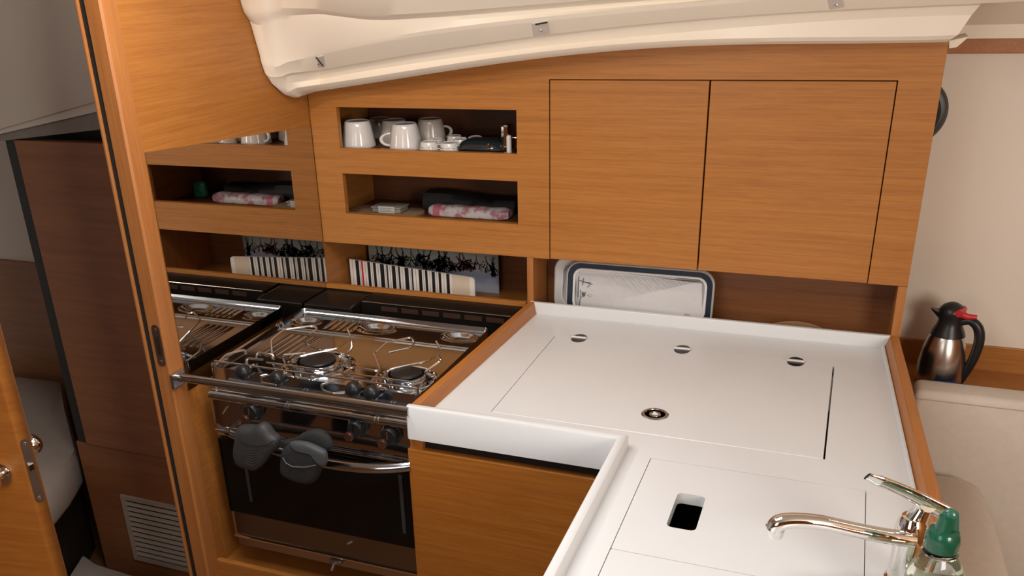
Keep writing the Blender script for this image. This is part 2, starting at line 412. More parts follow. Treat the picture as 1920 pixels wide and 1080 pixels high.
# solid right end of the lip and the continuing headlining
e0 = [rows[i][-1] for i in range(0, 6)]
mb = MB()
e1 = [p+Vector((0.002, 0.16, -0.004)) for p in e0]
t_ = mb.bm; va = [t_.verts.new(p) for p in e0]; vb = [t_.verts.new(p) for p in e1]
for k in range(len(va)-1): t_.faces.new((va[k], va[k+1], vb[k+1], vb[k]))
pe_ = [at(1779, 76, y=0.0), at(1818, 68, y=0.0), at(1794, 89, y=0.0), at(1779, 91, y=0.0)]
mb.prism(pe_, [p+Vector((0, 0.10, 0)) for p in pe_], 0.002)
obj('liner_end', mb, M_cream, liner, smooth=True)
hp = [at(1825, 68, y=0.28), at(1990, 62, y=0.28)]
mb = MB().box(1.60, 3.15, 0.24, 0.31, 0.693, 0.80)
mb.prism([(1.62, 0.26, 0.71), (3.15, 0.26, 0.71), (3.15, 0.30, 0.71), (1.62, 0.30, 0.71)],
         [(1.62, -0.34, 1.10), (3.15, -0.34, 1.10), (3.15, -0.30, 1.14), (1.62, -0.30, 1.14)])
struct(obj('ceiling', mb, M_cream))

# aft cabin seen through the doorway
YP = -0.42
def ap(u, v): return at(u, v, y=YP)
locker = thing('locker', 'dark brown cabin locker with flat door and grey vent grille, beyond the doorway', 'locker', (-0.50, YP, FL))
p = [ap(45, 262), ap(200, 265), ap(310, 857), ap(155, 825)]
xl = (p[0].x+p[3].x)/2; zt = p[0].z; zb = (p[2].z+p[3].z)/2
obj('door', MB().box(xl, -0.062, YP-0.012, YP+0.02, zb, zt, 0.002), M_woodcab, locker)
obj('base_panel', MB().box(xl-0.05, -0.062, YP-0.004, YP+0.02, FL, zb-0.004), M_woodcab, locker)
obj('frame', MB().box(xl-0.042, xl-0.003, YP-0.002, YP+0.02, zb, zt+0.02).box(xl-0.04, -0.062, YP+0.06, YP+0.3, FL, zt+0.03), M_nearblack, locker)  # black boxes paint in the shaded gap beside and above the door
v0, v1 = ap(229, 925), ap(352, 1068)
vx0, vx1, vz1, vz0 = v0.x, ap(330, 945).x, v0.z, v1.z
ve = MB().plate([vx0, vx0+0.016, vx1+0.03-0.012, vx1+0.03], [vz0, vz0+0.014, vz1-0.014, vz1], {(1, 1)}, lambda u, v, t: (u, t, v), YP-0.012, YP-0.004)
veo = obj('vent_grille', ve, M_vent, locker, label='pale grey louvred vent')
sl = MB(); nsl = 11
for k in range(nsl):
    z = vz0+0.018+(vz1-vz0-0.036)*(k+0.5)/nsl
    sl.prism([(vx0+0.016, YP-0.011, z-0.006), (vx0+0.016, YP-0.009, z-0.008), (vx0+0.016, YP-0.004, z+0.004), (vx0+0.016, YP-0.006, z+0.005)],
             [(vx1+0.018, YP-0.011, z-0.006), (vx1+0.018, YP-0.009, z-0.008), (vx1+0.018, YP-0.004, z+0.004), (vx1+0.018, YP-0.006, z+0.005)])
obj('slats', sl, M_vent, veo)
obj('grille_back', MB().box(vx0+0.01, vx1+0.02, YP-0.0042, YP-0.0035, vz0+0.01, vz1-0.01), M_nearblack, veo)
# cabin end wall, lining above, beams
q = [at(0, 485, y=0.12), at(100, 497, y=0.12)]
struct(obj('wall_cabin', MB().box(-2.4, -0.06, 0.12, 0.15, q[0].z, CE), M_grey))
struct(obj('wall_cabin_lower', MB().box(-2.4, -0.06, 0.105, 0.15, FL, q[0].z), M_woodcab))
mb = MB()
a, b, c2, d2 = at(-30, 249, y=-0.44), at(190, 186, y=-0.44), at(197, 206, y=-0.44), at(-30, 258, y=-0.44)
mb.prism([a, b, c2, d2], [p_+Vector((0, 0.2, 0.02)) for p_ in (a, b, c2, d2)])
beam = struct(obj('trim_5', mb, M_grey)); mb = MB()
a, b, c2, d2 = at(-30, 258, y=-0.43), at(197, 206, y=-0.43), at(203, 241, y=-0.43), at(-30, 268, y=-0.43)
mb.prism([a, b, c2, d2], [p_+Vector((0, 0.2, 0.0)) for p_ in (a, b, c2, d2)])
struct(obj('trim_6', mb, M_greybeam))
a, b, c2, d2 = at(-30, 60, y=-0.40), at(190, 60, y=-0.40), at(190, 186, y=-0.46), at(-30, 249, y=-0.46)
mb = MB().prism([at(-30, -260, y=-0.62), at(175, -260, y=-0.62), at(190, 187, y=-0.45), at(-30, 250, y=-0.45)],
                [p_+Vector((0, 0.03, 0.01)) for p_ in (at(-30, -260, y=-0.62), at(175, -260, y=-0.62), at(190, 187, y=-0.45), at(-30, 250, y=-0.45))])
struct(obj('ceiling', mb, M_grey))
# bunk with its sheet
zb_ = -0.50
mb = MB()
top = [at(-60, 696, z=zb_), at(40, 706, z=zb_), at(116, 716, z=zb_), at(126, 770, z=zb_), at(147, 852, z=zb_), at(120, 895, z=zb_), at(95, 925, z=zb_), at(60, 960, z=zb_), at(-60, 980, z=zb_)]
low = [t_+Vector((0.004, -0.008, -0.09)) for t_ in top]; low2 = [t_+Vector((-0.03, 0.02, -0.12)) for t_ in top]
up = [t_*0.5+(sum(top, Vector())/9)*0.5+Vector((0, 0, 0.012)) for t_ in top]
up2 = [t_*0.93+(sum(top, Vector())/9)*0.07+Vector((0, 0, 0.012)) for t_ in top]
mb.loft([low2, low, [t_+Vector((0, 0, -0.012)) for t_ in top], up2, up])
tag(obj('mattress', mb, M_sheet, smooth=True, angle=60), 'bunk mattress under a creased grey sheet in the cabin beyond the door', 'mattress')
bk = [t_*0.82+(sum(top, Vector())/9)*0.18+Vector((-0.05, 0.05, -0.12)) for t_ in top]
tag(obj('bunk_base', MB().prism([Vector((b_.x, b_.y, FL)) for b_ in bk], [Vector((b_.x, b_.y, zb_-0.121)) for b_ in bk]), M_nearblack), 'dark bunk base beneath the grey mattress in the cabin', 'bunk')
st = [at(157, 1038, z=-0.84), at(150, 1100, z=-0.84), at(175, 1140, z=-0.84), at(330, 1140, z=-0.84), at(310, 1100, z=-0.84), at(265, 1080, z=-0.84), at(180, 1055, z=-0.84)]
st = [at(155, 1038, z=-0.84), at(180, 1056, z=-0.84), at(270, 1084, z=-0.84), at(330, 1110, z=-0.84), at(330, 1200, z=-0.84), at(90, 1200, z=-0.84), at(125, 1085, z=-0.84)]
mb = MB().prism([Vector((a_.x, a_.y, FL)) for a_ in st], st, 0.01)
tag(obj('step', mb, M_sheet, smooth=True), 'grey moulded step on the cabin floor below the vent grille', 'step')

# open door leaf at the lower left
e = at(62, 850, y=-1.0); dr = Vector((-0.985, -0.17, 0)).normalized(); dn = Vector((0.17, -0.985, 0)).normalized()
TH_ = 0.030
eL, eR = at(37, 850, y=-1.0), at(92, 915, y=-1.0)
door = struct(thing('door_1', 'open oak cabin door', 'door', (e.x-0.3, -1.0, FL)))
del door['category']
front0 = Vector((at(37, 850, y=-1.02).x, -1.02, 0)); 
vdir = Vector((CX, CY, 0))-front0; vdir.normalize()
side = Vector((0.62, 0.785, 0)).normalized()   # direction of the edge face, away from us
lp = MB()
def dpt(s, t, z): 
    p_ = front0+dr*s+side*t; return Vector((p_.x, p_.y, z))
lp.prism([dpt(0, 0, FL+.02), dpt(0.60, 0, FL+.02), dpt(0.60, TH_, FL+.02), dpt(0, TH_, FL+.02)], [dpt(0, 0, 0.30+.7), dpt(0.60, 0, 1.0), dpt(0.60, TH_, 1.0), dpt(0, TH_, 1.0)], 0.0015)
obj('leaf', lp, M_woodv if False else wood('door_oak', (0.42, 0.14, 0.022), (0.54, 0.20, 0.036), scale=(3, 3, 70)), door)
en = side.cross(Vector((0, 0, 1))).normalized()
if en.x < 0: en = -en
kz = at(67, 880, y=-1.0).z
def ept(a, h, z):   # on the edge face: a across, h out
    p_ = front0+side*(TH_/2+a)+en*h; return Vector((p_.x, p_.y, kz+z))
o2 = rrect(-0.009, 0.009, -0.082, 0.082, 0.0088)
lpo = obj('lock_plate', MB().prism([ept(a_, 0.0, b_) for a_, b_ in o2], [ept(a_, 0.0018, b_) for a_, b_ in o2]), M_plate, door, label='dull steel lock plate')
for z_ in (0.070, -0.070):
    mb = MB(); mb.lathe([(0, 0), (0.0045, 0), (0.0035, .0012), (0, .0015)], (0, 0, 0), 'x', 12)
    ang = math.atan2(en.y, en.x); mb.xf(Matrix.Translation(ept(0, 0.0018, z_)) @ Matrix.Rotation(ang, 4, 'Z'))
    obj('screw', mb, M_chrome, lpo)
mb = MB(); mb.prism([(0, -.006, -.008), (0, .006, -.008), (0, .006, .008), (0, -.006, .008)], [(.009, -.004, -.007), (.002, .006, -.007), (.002, .006, .007), (.009, -.004, .007)])
mb.xf(Matrix.Translation(ept(0, 0.0018, 0.012)) @ Matrix.Rotation(ang, 4, 'Z')); obj('latch_bolt', mb, M_chrome, lpo)
mb = MB().prism([ept(-TH_/2+.0005, -.003, FL+.02-kz), ept(TH_/2-.0005, -.003, FL+.02-kz), ept(TH_/2-.0005, 0, FL+.02-kz), ept(-TH_/2+.0005, 0, FL+.02-kz)], [ept(-TH_/2+.0005, -.003, 1.0-kz), ept(TH_/2-.0005, -.003, 1.0-kz), ept(TH_/2-.0005, 0, 1.0-kz), ept(-TH_/2+.0005, 0, 1.0-kz)])
obj('edge_band', mb, wood('edge_oak', (0.22, 0.08, 0.024), (0.28, 0.11, 0.034), scale=(120, 120, 4)), door)
fn = dr.cross(Vector((0, 0, 1))).normalized()
if fn.y > 0: fn = -fn
def knob(base, dirn, nm):
    mb = MB(); mb.lathe([(0.026, 0), (0.026, .006), (0.022, .008), (.011, .010), (.010, .026), (.016, .030), (.0245, .040), (.0255, .050), (.022, .058), (.012, .063), (.009, .061), (0, .060)], (0, 0, 0), 'x', 32)
    mb.xf(Matrix.Translation(base) @ Matrix.Rotation(math.atan2(dirn.y, dirn.x), 4, 'Z'))
    obj(nm, mb, M_chrome, door, smooth=True, angle=50, label='round chrome door knob')
knob(dpt(0.058, 0, kz-0.005), fn, 'knob')
knob(dpt(0.045, TH_, kz+0.035), -fn, 'knob')

# ================================================================== FURNITURE
# mirror on the bulkhead over the stove
mz = MB(); ml = [(0.0005, -0.688, 0.545), (0.0005, -0.004, 0.496), (0.0005, -0.004, -0.03), (0.0005, -0.688, -0.03)]
mz.prism(ml, [(0.0035, y_, z_) for _, y_, z_ in ml])
tag(obj('mirror', mz, M_mirror), 'mirror panel with slanted top edge on the oak bulkhead beside the stove', 'mirror')

# upper cabinet -------------------------------------------------------
zB, zT = 0.1587, 0.6259
xo1, xo2, zo1, zo2, zo3, zo4 = 0.0898, 0.6223, 0.5495, 0.4368, 0.3658, 0.2491
xd1, xd2, xd3, xR = 0.7106, 1.1071, 1.513, 1.60
cab = thing('wall_cabinet', 'long oak wall cabinet with two open shelves and two flush doors', 'cabinet', (0.8, 0.13, zB))
def fy(u, v, t): return (u, t, v)
g = 0.0022
mb = MB().plate([0.0036, xo1, xo2, xd1, xd3, xR], [zB, zB+0.0001, zo4, zo3, zo2, zo1, zT, 0.74], {(1, 2), (1, 4), (3, 1), (3, 2), (3, 3), (3, 4), (3, 5)} | {(3, 0)}, fy, 0.0, 0.018)
obj('face_frame', mb, M_wood, cab)
mb = MB().box(0.0036, xR, 0.018, 0.26, zB, zB+0.012).box(0.0036, xd1, 0.26, 0.36, zB, zB+0.012).box(xd1-0.02, xd1, 0.018, 0.36, zB+0.012, 0.74)
mb.box(xR-0.016, xR, 0.018, 0.26, zB+0.012, 0.74)
obj('case', mb, M_wood, cab)
ZS1, ZS2 = 0.427, 0.2105
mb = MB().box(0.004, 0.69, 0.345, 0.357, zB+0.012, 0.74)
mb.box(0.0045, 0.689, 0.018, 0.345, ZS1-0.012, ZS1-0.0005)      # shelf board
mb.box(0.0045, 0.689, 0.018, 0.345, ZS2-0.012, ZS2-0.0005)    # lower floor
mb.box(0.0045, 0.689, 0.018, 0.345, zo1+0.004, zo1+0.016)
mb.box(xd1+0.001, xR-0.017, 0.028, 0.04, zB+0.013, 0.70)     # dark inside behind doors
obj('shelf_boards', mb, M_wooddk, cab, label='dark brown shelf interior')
gp = 0.0026
for k, (a_, b_) in enumerate(((xd1+gp, xd2-gp/2), (xd2+gp*1.0, xd3-gp))):
    d_ = obj('door', MB().box(a_, b_, 0.0005, 0.018, zB+0.0005, zT-gp, 0.0008, 1), M_wood, cab)
# niche panels under the cabinet
nic = thing('splashback_niche', 'brown oak niche under the wall cabinet with a narrow divider and ledge', 'niche', (0.8, 0.06, -0.2))
NB = 0.13
M_niche_shade = wood('niche_oak', (0.16, 0.06, 0.02), (0.22, 0.085, 0.03))  # oak darkened to paint in the shadow under the wall cabinet
obj('back_panel', MB().box(0.665, xR-0.016, NB, NB+0.012, -0.03, zB-0.001), M_niche_shade, nic)
obj('left_back_panel', MB().box(0.004, 0.646, 0.275, 0.287, -0.06, zB-0.001), M_niche_shade, nic)
obj('divider', MB().box(0.646, 0.664, 0.0, 0.275, -0.044, zB-0.001, 0.001), M_woodv, nic)
obj('side_panel', MB().prism([(1.582, 0.0, -0.05), (1.602, 0.0, -0.05), (1.602, NB+.012, -0.05), (1.582, NB+.012, -0.05)], [(1.580, 0.0, zB-.001), (1.60, 0.0, zB-.001), (1.60, NB+.012, zB-.001), (1.580, NB+.012, zB-.001)]), M_woodv, nic)
obj('ledge', MB().box(0.004, 0.6455, -0.014, 0.002, 0.018, 0.031, 0.001).box(0.004, 0.6455, 0.002, 0.275, -0.055, -0.040), M_wood, nic)
obj('niche_floor', MB().box(0.664, 1.582, 0.012, NB, -0.03, -0.018), M_wood, nic)

# worktop ---------------------------------------------------------------
yf, zf, yF = -0.0105, 0.0331, -0.7236
YE = -1.75
def xw(y): return lerp([(-0.7236, 0.6197), (-0.0105, 0.652)], y)       # outer edge of the left wooden fiddle
def xtR(y): return lerp([(-0.797, 1.6527), (-0.0105, 1.600)], y)       # outer edge of the right one
top = thing('worktop', 'L-shaped white galley worktop with raised fiddles and oak side edges', 'worktop', (1.1, -0.7, -0.046))
X0, X1 = 0.62, 1.60
def wmap(u, v, t):
    # left edge follows the oak fiddle, right edge flares towards us
    s = (u-X0)/(X1-X0); l = xw(max(v, yF))+0.010; r = xtR(v)-0.016
    if abs(u-X0) < 1e-6: return (l, v, t)
    if abs(u-X1) < 1e-6: return (r, v, t)
    return (u, v, t)
hx1, hx2, hy1, hy2 = 0.776, 1.4585, -0.1565, -0.629
sx1, sx2, sy1, sy2 = 1.146, 1.536, -0.7276, -1.56
xs = [X0, hx1-0.0012, 1.082, sx1, hx2+0.0035, sx2, X1]; ys = [YE, sy2, sy1, yF+0.002, hy2-0.0012, hy1+0.0012, yf-0.001]
holes = set()
for i in range(len(xs)-1):
    for j in range(len(ys)-1):
        cx, cy = (xs[i]+xs[i+1])/2, (ys[j]+ys[j+1])/2
        if hx1-0.0013 < cx < hx2+0.004 and hy2-0.0013 < cy < hy1+0.0013: holes.add((i, j))
        if sx1 < cx < sx2 and sy2 < cy < sy1: holes.add((i, j))
        if cx < 1.082 and cy < yF+0.002: holes.add((i, j))
obj('surface', MB().plate(xs, ys, holes, wmap, -0.028, 0.0), M_white, top)
def bar(pts_top, w_dir, wd, z0, z1, bev=0.002):
    pass
mb = MB()
mb.prism([(0.654, yf, -0.02), (1.583, yf, -0.02), (1.583, yf+0.014, -0.02), (0.654, yf+0.014, -0.02)], [(0.654, yf, zf), (1.583, yf, zf), (1.583, yf+0.014, zf), (0.654, yf+0.014, zf)], 0.003, 3)
obj('back_fiddle', mb, M_white, top, smooth=True)
# front fiddle: along the stove side then down the sink side, one moulding
P0 = (0.617, yF); PC = (1.076, yF-0.0); PE = (1.076, YE)
wv = 0.020
o_out = [(P0[0], P0[1]), (PC[0], PC[1]), (PE[0], PE[1])]
o_in = [(P0[0], P0[1]+wv), (PC[0]+wv, PC[1]+wv), (PE[0]+wv, PE[1])]
prof = [(0, -0.046), (0, zf-0.006), (0.12, zf-0.0015), (0.3, zf), (0.7, zf), (0.88, zf-0.0015), (1.0, zf-0.006), (1.0, -0.010), (0.95, -0.046)]
rings = []
for k in (0, 1, 2):
    ring = []
    for s_, z_ in prof:
        a_, b_ = o_out[k], o_in[k]; ring.append(Vector((a_[0]+(b_[0]-a_[0])*s_, a_[1]+(b_[1]-a_[1])*s_, z_)))
    rings.append(ring)
r0 = [Vector((0.6135, (p_.y-(yF+wv/2))*0.7+(yF+wv/2), p_.z-0.002 if p_.z > 0 else p_.z+0.003)) for p_ in rings[0]]
obj('front_fiddle', MB().loft([r0]+rings), M_white, top, smooth=True, angle=35)
# cove where the fiddle meets the surface on the right
mb = MB()
def sidebar(ya, yb, fx, sgn, w_top, w_in, n=6):
    rg = []
    for k in range(n+1):
        y_ = ya+(yb-ya)*k/n; x_ = fx(y_)
        pr = [(0, -0.10), (0, zf-0.002), (0.002, zf), (w_top, zf), (w_top+0.002, zf-0.001), (w_in, 0.0005), (w_in, -0.027), (w_in-0.006, -0.10)]
        rg.append([Vector((x_+sgn*a_, y_, z_)) for a_, z_ in pr])
    return rg
obj('oak_edge', MB().loft(sidebar(yF+wv-0.001, yf+0.003, xw, 1, 0.016, 0.024)), M_woodt, top, label='oak fiddle beside the stove')
obj('oak_edge', MB().loft(sidebar(YE, yf+0.014, xtR, -1, 0.019, 0.031)), M_woodt, top, label='oak fiddle on the sofa side')
obj('cove_strip', MB().loft([[Vector((xtR(y_)-a_, y_, z_)) for a_, z_ in ((0.0305, 0.010), (0.034, 0.010), (0.037, 0.001), (0.0305, 0.0002))] for y_ in (YE, yf-0.001)]), M_white, top)
# icebox lid hinged in the worktop
lid = obj('icebox_lid', MB().box(hx1, hx2, hy2, hy1, -0.025, 0.0002, 0.0008, 1), M_white, top)
for (u, v) in ((1088, 632), (1280, 654), (1492, 678)):
    c = at(u, v, z=0.0); y_ = hy1+0.0005
    mb = MB()
    for sg in (-1, 1):
        o2 = [(c.x+0.0195*math.cos(PI*k/12), y_+sg*(0.0035+0.0245*math.sin(PI*k/12))) for k in range(13)]
        mb.prism([(a_, b_, -0.001) for a_, b_ in o2], [(a_, b_, 0.0014) for a_, b_ in o2], 0.0004, 1)
    ho = obj('hinge', mb, M_black if False else bpy.data.materials['hinge_black_chrome'] if 'hinge_black_chrome' in bpy.data.materials else plain('hinge_black_chrome', (0.035, 0.03, 0.03), 0.2, 0.6), lid, label='dark chrome flush hinge')
    mb = MB().tube([(c.x-0.0195, y_, 0.0022), (c.x+0.0195, y_, 0.0026)], 0.0040, 12)
    mb2 = obj('hinge_barrel', mb, M_silver, lid, smooth=True)
c = at(1228, 777, z=0.0)
lt = obj('ring_latch', MB().lathe([(0.0, -0.002), (0.0285, -0.002), (0.0290, 0.0010), (0.0270, 0.0022), (0.0225, 0.0022), (0.0215, 0.0002), (0.013, 0.0002), (0.012, 0.0020), (0.0085, 0.0024), (0.007, -0.001), (0, -0.001)], c, 'z', 40), M_steel, lid, smooth=True, angle=30, label='round steel ring latch')
# sink under the covers
mb = MB()
mb.plate([sx1-0.02, sx1-0.002, sx2+0.002, sx2+0.02], [sy2-0.02, sy2+0.002, sy1-0.002, sy1+0.02], {(1, 1)}, lambda u, v, t: (u, v, t), -0.17, -0.032)
mb.box(sx1-0.02, sx2+0.02, sy2-0.02, sy1+0.02, -0.175, -0.17)
obj('sink_basin', mb, M_sink, top)
# rim ledge carrying covers
obj('cover_ledge', MB().plate([sx1-0.008, sx1+0.010, sx2-0.010, sx2+0.008], [sy2-0.008, sy2+0.01, sy1-0.01, sy1+0.008], {(1, 1)}, lambda u, v, t: (u, v, t), -0.031, -0.024), M_white, top)
# the two sink covers
ysp = -1.05; slx0, slx1, sly0, sly1 = 1.2195, 1.2695, -0.955, -0.838
def cover_plate(x0, x1, y0, y1, hole=None):
    t = bmesh.new()
    outer = [t.verts.new((a_, b_, 0)) for a_, b_ in rrect(x0, x1, y0, y1, 0.003, 2)]
    eds = [t.edges.new((outer[i], outer[(i+1) % len(outer)])) for i in range(len(outer))]
    if hole:
        inner = [t.verts.new((a_, b_, 0)) for a_, b_ in rrect(*hole, 0.010, 5)]
        eds += [t.edges.new((inner[i], inner[(i+1) % len(inner)])) for i in range(len(inner))]
    bmesh.ops.triangle_fill(t, use_beauty=True, use_dissolve=False, edges=eds)
    fs = [f for f in t.faces]
    r = bmesh.ops.extrude_face_region(t, geom=fs)
    for v_ in r['geom']:
        if isinstance(v_, bmesh.types.BMVert): v_.co.z -= 0.022
    bmesh.ops.recalc_face_normals(t, faces=t.faces[:])
    for v_ in t.verts: v_.co.z += 0.0003-0.0006
    m_ = MB(); m_.merge(t); return m_
tag(obj('sink_cover', cover_plate(sx1+0.0014, sx2-0.0014, ysp+0.0006, sy1-0.0010, (slx0, slx1, sly0, sly1)), M_white), 'white sink cover with the rounded finger slot, nearer the icebox lid', 'sink cover', None)
tag(obj('sink_cover', cover_plate(sx1+0.0014, sx2-0.0014, sy2+0.001, ysp-0.0006), M_white), 'plain white sink cover without a slot, at the bottom edge of the picture', 'sink cover', None)

# base cabinets ----------------------------------------------------------
base = thing('base_cabinet', 'oak base cabinet under the white worktop with a flush door and black finger gap', 'cabinet', (1.1, -0.5, FL))
obj('door', MB().box(0.6055, 1.12, yF+0.012, yF+0.032, FL+0.08, -0.078, 0.0025, 2), wood('door_front_oak', (0.31, 0.100, 0.013), (0.41, 0.150, 0.024)), base)
obj('finger_gap', MB().box(0.635, 1.10, yF+0.030, yF+0.036, -0.082, -0.047), M_black, base, label='black recessed finger gap')
obj('side_panel', MB().prism([(0.600, yF+0.020, FL), (0.628, yF+0.020, FL), (0.662, 0.0, FL), (0.640, 0.0, FL)], [(0.610, yF+0.020, -0.047), (0.630, yF+0.020, -0.047), (0.664, 0.0, -0.047), (0.654, 0.0, -0.047)]), M_wood, base)
obj('plinth', MB().box(0.64, 1.10, yF+0.04, yF+0.06, FL, FL+0.09), M_nearblack, base)
obj('carcass', MB().box(1.09, 1.60, YE+0.03, -0.02, FL, -0.18).box(0.67, 1.09, yF+0.062, -0.05, FL, -0.18), M_wood, base)
obj('end_panel', MB().prism([(1.605, YE, FL), (1.625, YE, FL), (1.598, 0.0, FL), (1.578, 0.0, FL)], [(1.66, YE, -0.03), (1.68, YE, -0.03), (1.598, 0.0, -0.03), (1.578, 0.0, -0.03)]), M_wood, base)

# stove well -----------------------------------------------------------
well = thing('stove_recess', 'black lined recess behind the stove with a slotted rear panel', 'recess', (0.33, -0.08, -0.5))
mb = MB().box(0.005, 0.636, -0.0135, -0.0045, -0.5, 0.0175)
obj('rear_panel', mb, M_blackm, well)
mb = MB().prism([(0.17, -0.016, 0.020), (0.635, -0.016, 0.020), (0.635, -0.10, 0.019), (0.17, -0.10, 0.019)], [(0.17, -0.013, -0.01), (0.635, -0.013, -0.01), (0.635, -0.09, -0.08), (0.17, -0.09, -0.08)])
sb = obj('shelf_cover', mb, M_blackm, well)
mb = MB()
for k in range(6):
    x_ = 0.235+k*0.065; mb.prism([(x_, -0.1012, 0.010), (x_+0.052, -0.1012, 0.010), (x_+0.052, -0.1000, -0.004), (x_, -0.1000, -0.004)], [(x_, -0.098, 0.010), (x_+0.052, -0.098, 0.010), (x_+0.052, -0.096, -0.004), (x_, -0.096, -0.004)])
obj('slots', mb, plain('slot_brown', (0.05, 0.025, 0.015), 0.5), sb)
obj('trim_wire', MB().tube([(0.175, -0.101, 0.0195), (0.632, -0.101, 0.0195)], 0.0018, 8), M_steelb, sb, smooth=True)
obj('corner_block', MB().box(0.006, 0.165, -0.15, -0.014, -0.12, 0.014, 0.004), M_blackm, well)
obj('block_edge', MB().tube([(0.160, -0.146, 0.0145), (0.160, -0.030, 0.0145)], 0.0022, 8), M_steelb, well, smooth=True)
obj('side_lining', MB().box(0.001, 0.004, -0.66, -0.012, -0.55, -0.032), M_wood, well)
obj('front_sill', MB().box(0.003, 0.603, -0.70, -0.685, -0.70, -0.520, 0.003).box(0.003, 0.603, -0.685, -0.40, -0.56, -0.545), M_wood, well)
obj('recess_floor', MB().box(0.003, 0.598, -0.40, -0.02, -0.56, -0.545), M_nearblack, well)
gr = thing('guard_rail', 'long polished steel guard rail in front of the hob', 'rail', (0.31, -0.72, 0.02))
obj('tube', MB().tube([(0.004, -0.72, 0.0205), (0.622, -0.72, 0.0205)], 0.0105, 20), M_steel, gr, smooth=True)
obj('bracket', MB().box(0.004, 0.012, -0.745, -0.70, -0.002, 0.036, 0.002), M_steelb, gr)

# stove ------------------------------------------------------------------
stv = thing('stove', 'polished steel stove with wire pan supports and black glass oven door', 'stove', (0.33, -0.42, -0.48))
hx0, hX, hY0, hY1, HZ = 0.036, 0.608, -0.640, -0.200, 0.006
B = [(0.285, -0.535, 0.082), (0.530, -0.545, 0.068)]
W = [(0.302, -0.255, 0.052, 0.036), (0.545, -0.250, 0.048, 0.032), (0.085, -0.262, 0.040, 0.032)]
def hobz(x, y):
    d = min(x-hx0, hX-x, y-hY0, hY1-y)
    z = 0.014*max(0, 1-d/0.006)**0.7 if d < 0.006 else 0.0
    for (cx, cy, r) in B:
        q = math.hypot(x-cx, y-cy)/r
        if q < 1: z -= 0.010*min(1, (1-q)*6)
        elif q < 1.12: z += 0.002*math.sin((q-1)/0.12*PI)
    for cx, cy, a_, b_ in W:
        q = math.hypot((x-cx)/a_, (y-cy)/b_)
        if q < 1: z -= 0.010*min(1, (1-q)*2.6)
        elif q < 1.15: z += 0.0015*math.sin((q-1)/0.15*PI)
    for yy in (-0.318, -0.335): z += 0.0035*math.exp(-((y-yy)/0.0035)**2)
    z += 0.0035*math.exp(-((y+0.625)/0.006)**2)
    if -0.52 < y < -0.36 or -0.30 < y < -0.215:
        for k_ in range(5): z += 0.003*math.exp(-((x-(0.100+0.020*k_+(0.06 if y > -0.33 else 0)))/0.0035)**2)*min(1, (y+0.52)/0.02 if y < -0.36 else (y+0.30)/0.02)
    return HZ+z
nx, ny = 190, 150; mb = MB(); t = mb.bm
rad = 0.014
G = []
for j in range(ny+1):
    rw = []
    for i in range(nx+1):
        x = hx0+(hX-hx0)*i/nx; y = hY0+(hY1-hY0)*j/ny
        xx, yy = x, y
        dx = max(hx0+rad-x, x-(hX-rad), 0); dy = max(hY0+rad-y, y-(hY1-rad), 0)
        if dx > 0 and dy > 0:
            m_ = max(dx, dy)/math.hypot(dx, dy); sx = 1 if x > 0.3 else -1; sy = 1 if y > -0.4 else -1
            xx = (hX-rad if sx > 0 else hx0+rad)+sx*dx*m_; yy = (hY1-rad if sy > 0 else hY0+rad)+sy*dy*m_
        rw.append(t.verts.new((xx, yy, hobz(x, y))))
    G.append(rw)
for j in range(ny):
    for i in range(nx): t.faces.new((G[j][i], G[j][i+1], G[j+1][i+1], G[j+1][i]))
# skirt
loop = [G[0][i] for i in range(nx+1)]+[G[j][nx] for j in range(1, ny+1)]+[G[ny][i] for i in range(nx-1, -1, -1)]+[G[j][0] for j in range(ny-1, 0, -1)]
lowv = [t.verts.new((v_.co.x, v_.co.y, -0.028)) for v_ in loop]
for i in range(len(loop)):
    k = (i+1) % len(loop); t.faces.new((loop[i], lowv[i], lowv[k], loop[k]))
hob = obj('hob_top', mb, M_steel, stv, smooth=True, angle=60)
for (cx, cy, r) in B+[]:
    bz = HZ-0.010
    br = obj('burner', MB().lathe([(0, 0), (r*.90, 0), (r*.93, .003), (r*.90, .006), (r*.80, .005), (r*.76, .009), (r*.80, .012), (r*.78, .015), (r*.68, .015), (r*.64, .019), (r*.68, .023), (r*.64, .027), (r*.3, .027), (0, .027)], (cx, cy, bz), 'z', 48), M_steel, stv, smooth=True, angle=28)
    obj('burner_cap', MB().lathe([(0, .0272), (r*.50, .0272), (r*.54, .0295), (r*.52, .032), (r*.46, .033), (r*.2, .0325), (0, .0325)], (cx, cy, bz), 'z', 40), M_black, br, smooth=True, angle=35, label='black enamel burner cap')
    rg_ = [(cx+r*1.02*math.cos(2*PI*k/40), cy+r*1.02*math.sin(2*PI*k/40), HZ+0.004) for k in range(40)]
    obj('drip_ring', MB().tube(rg_, 0.0035, 8, True), M_chrome, br, smooth=True)
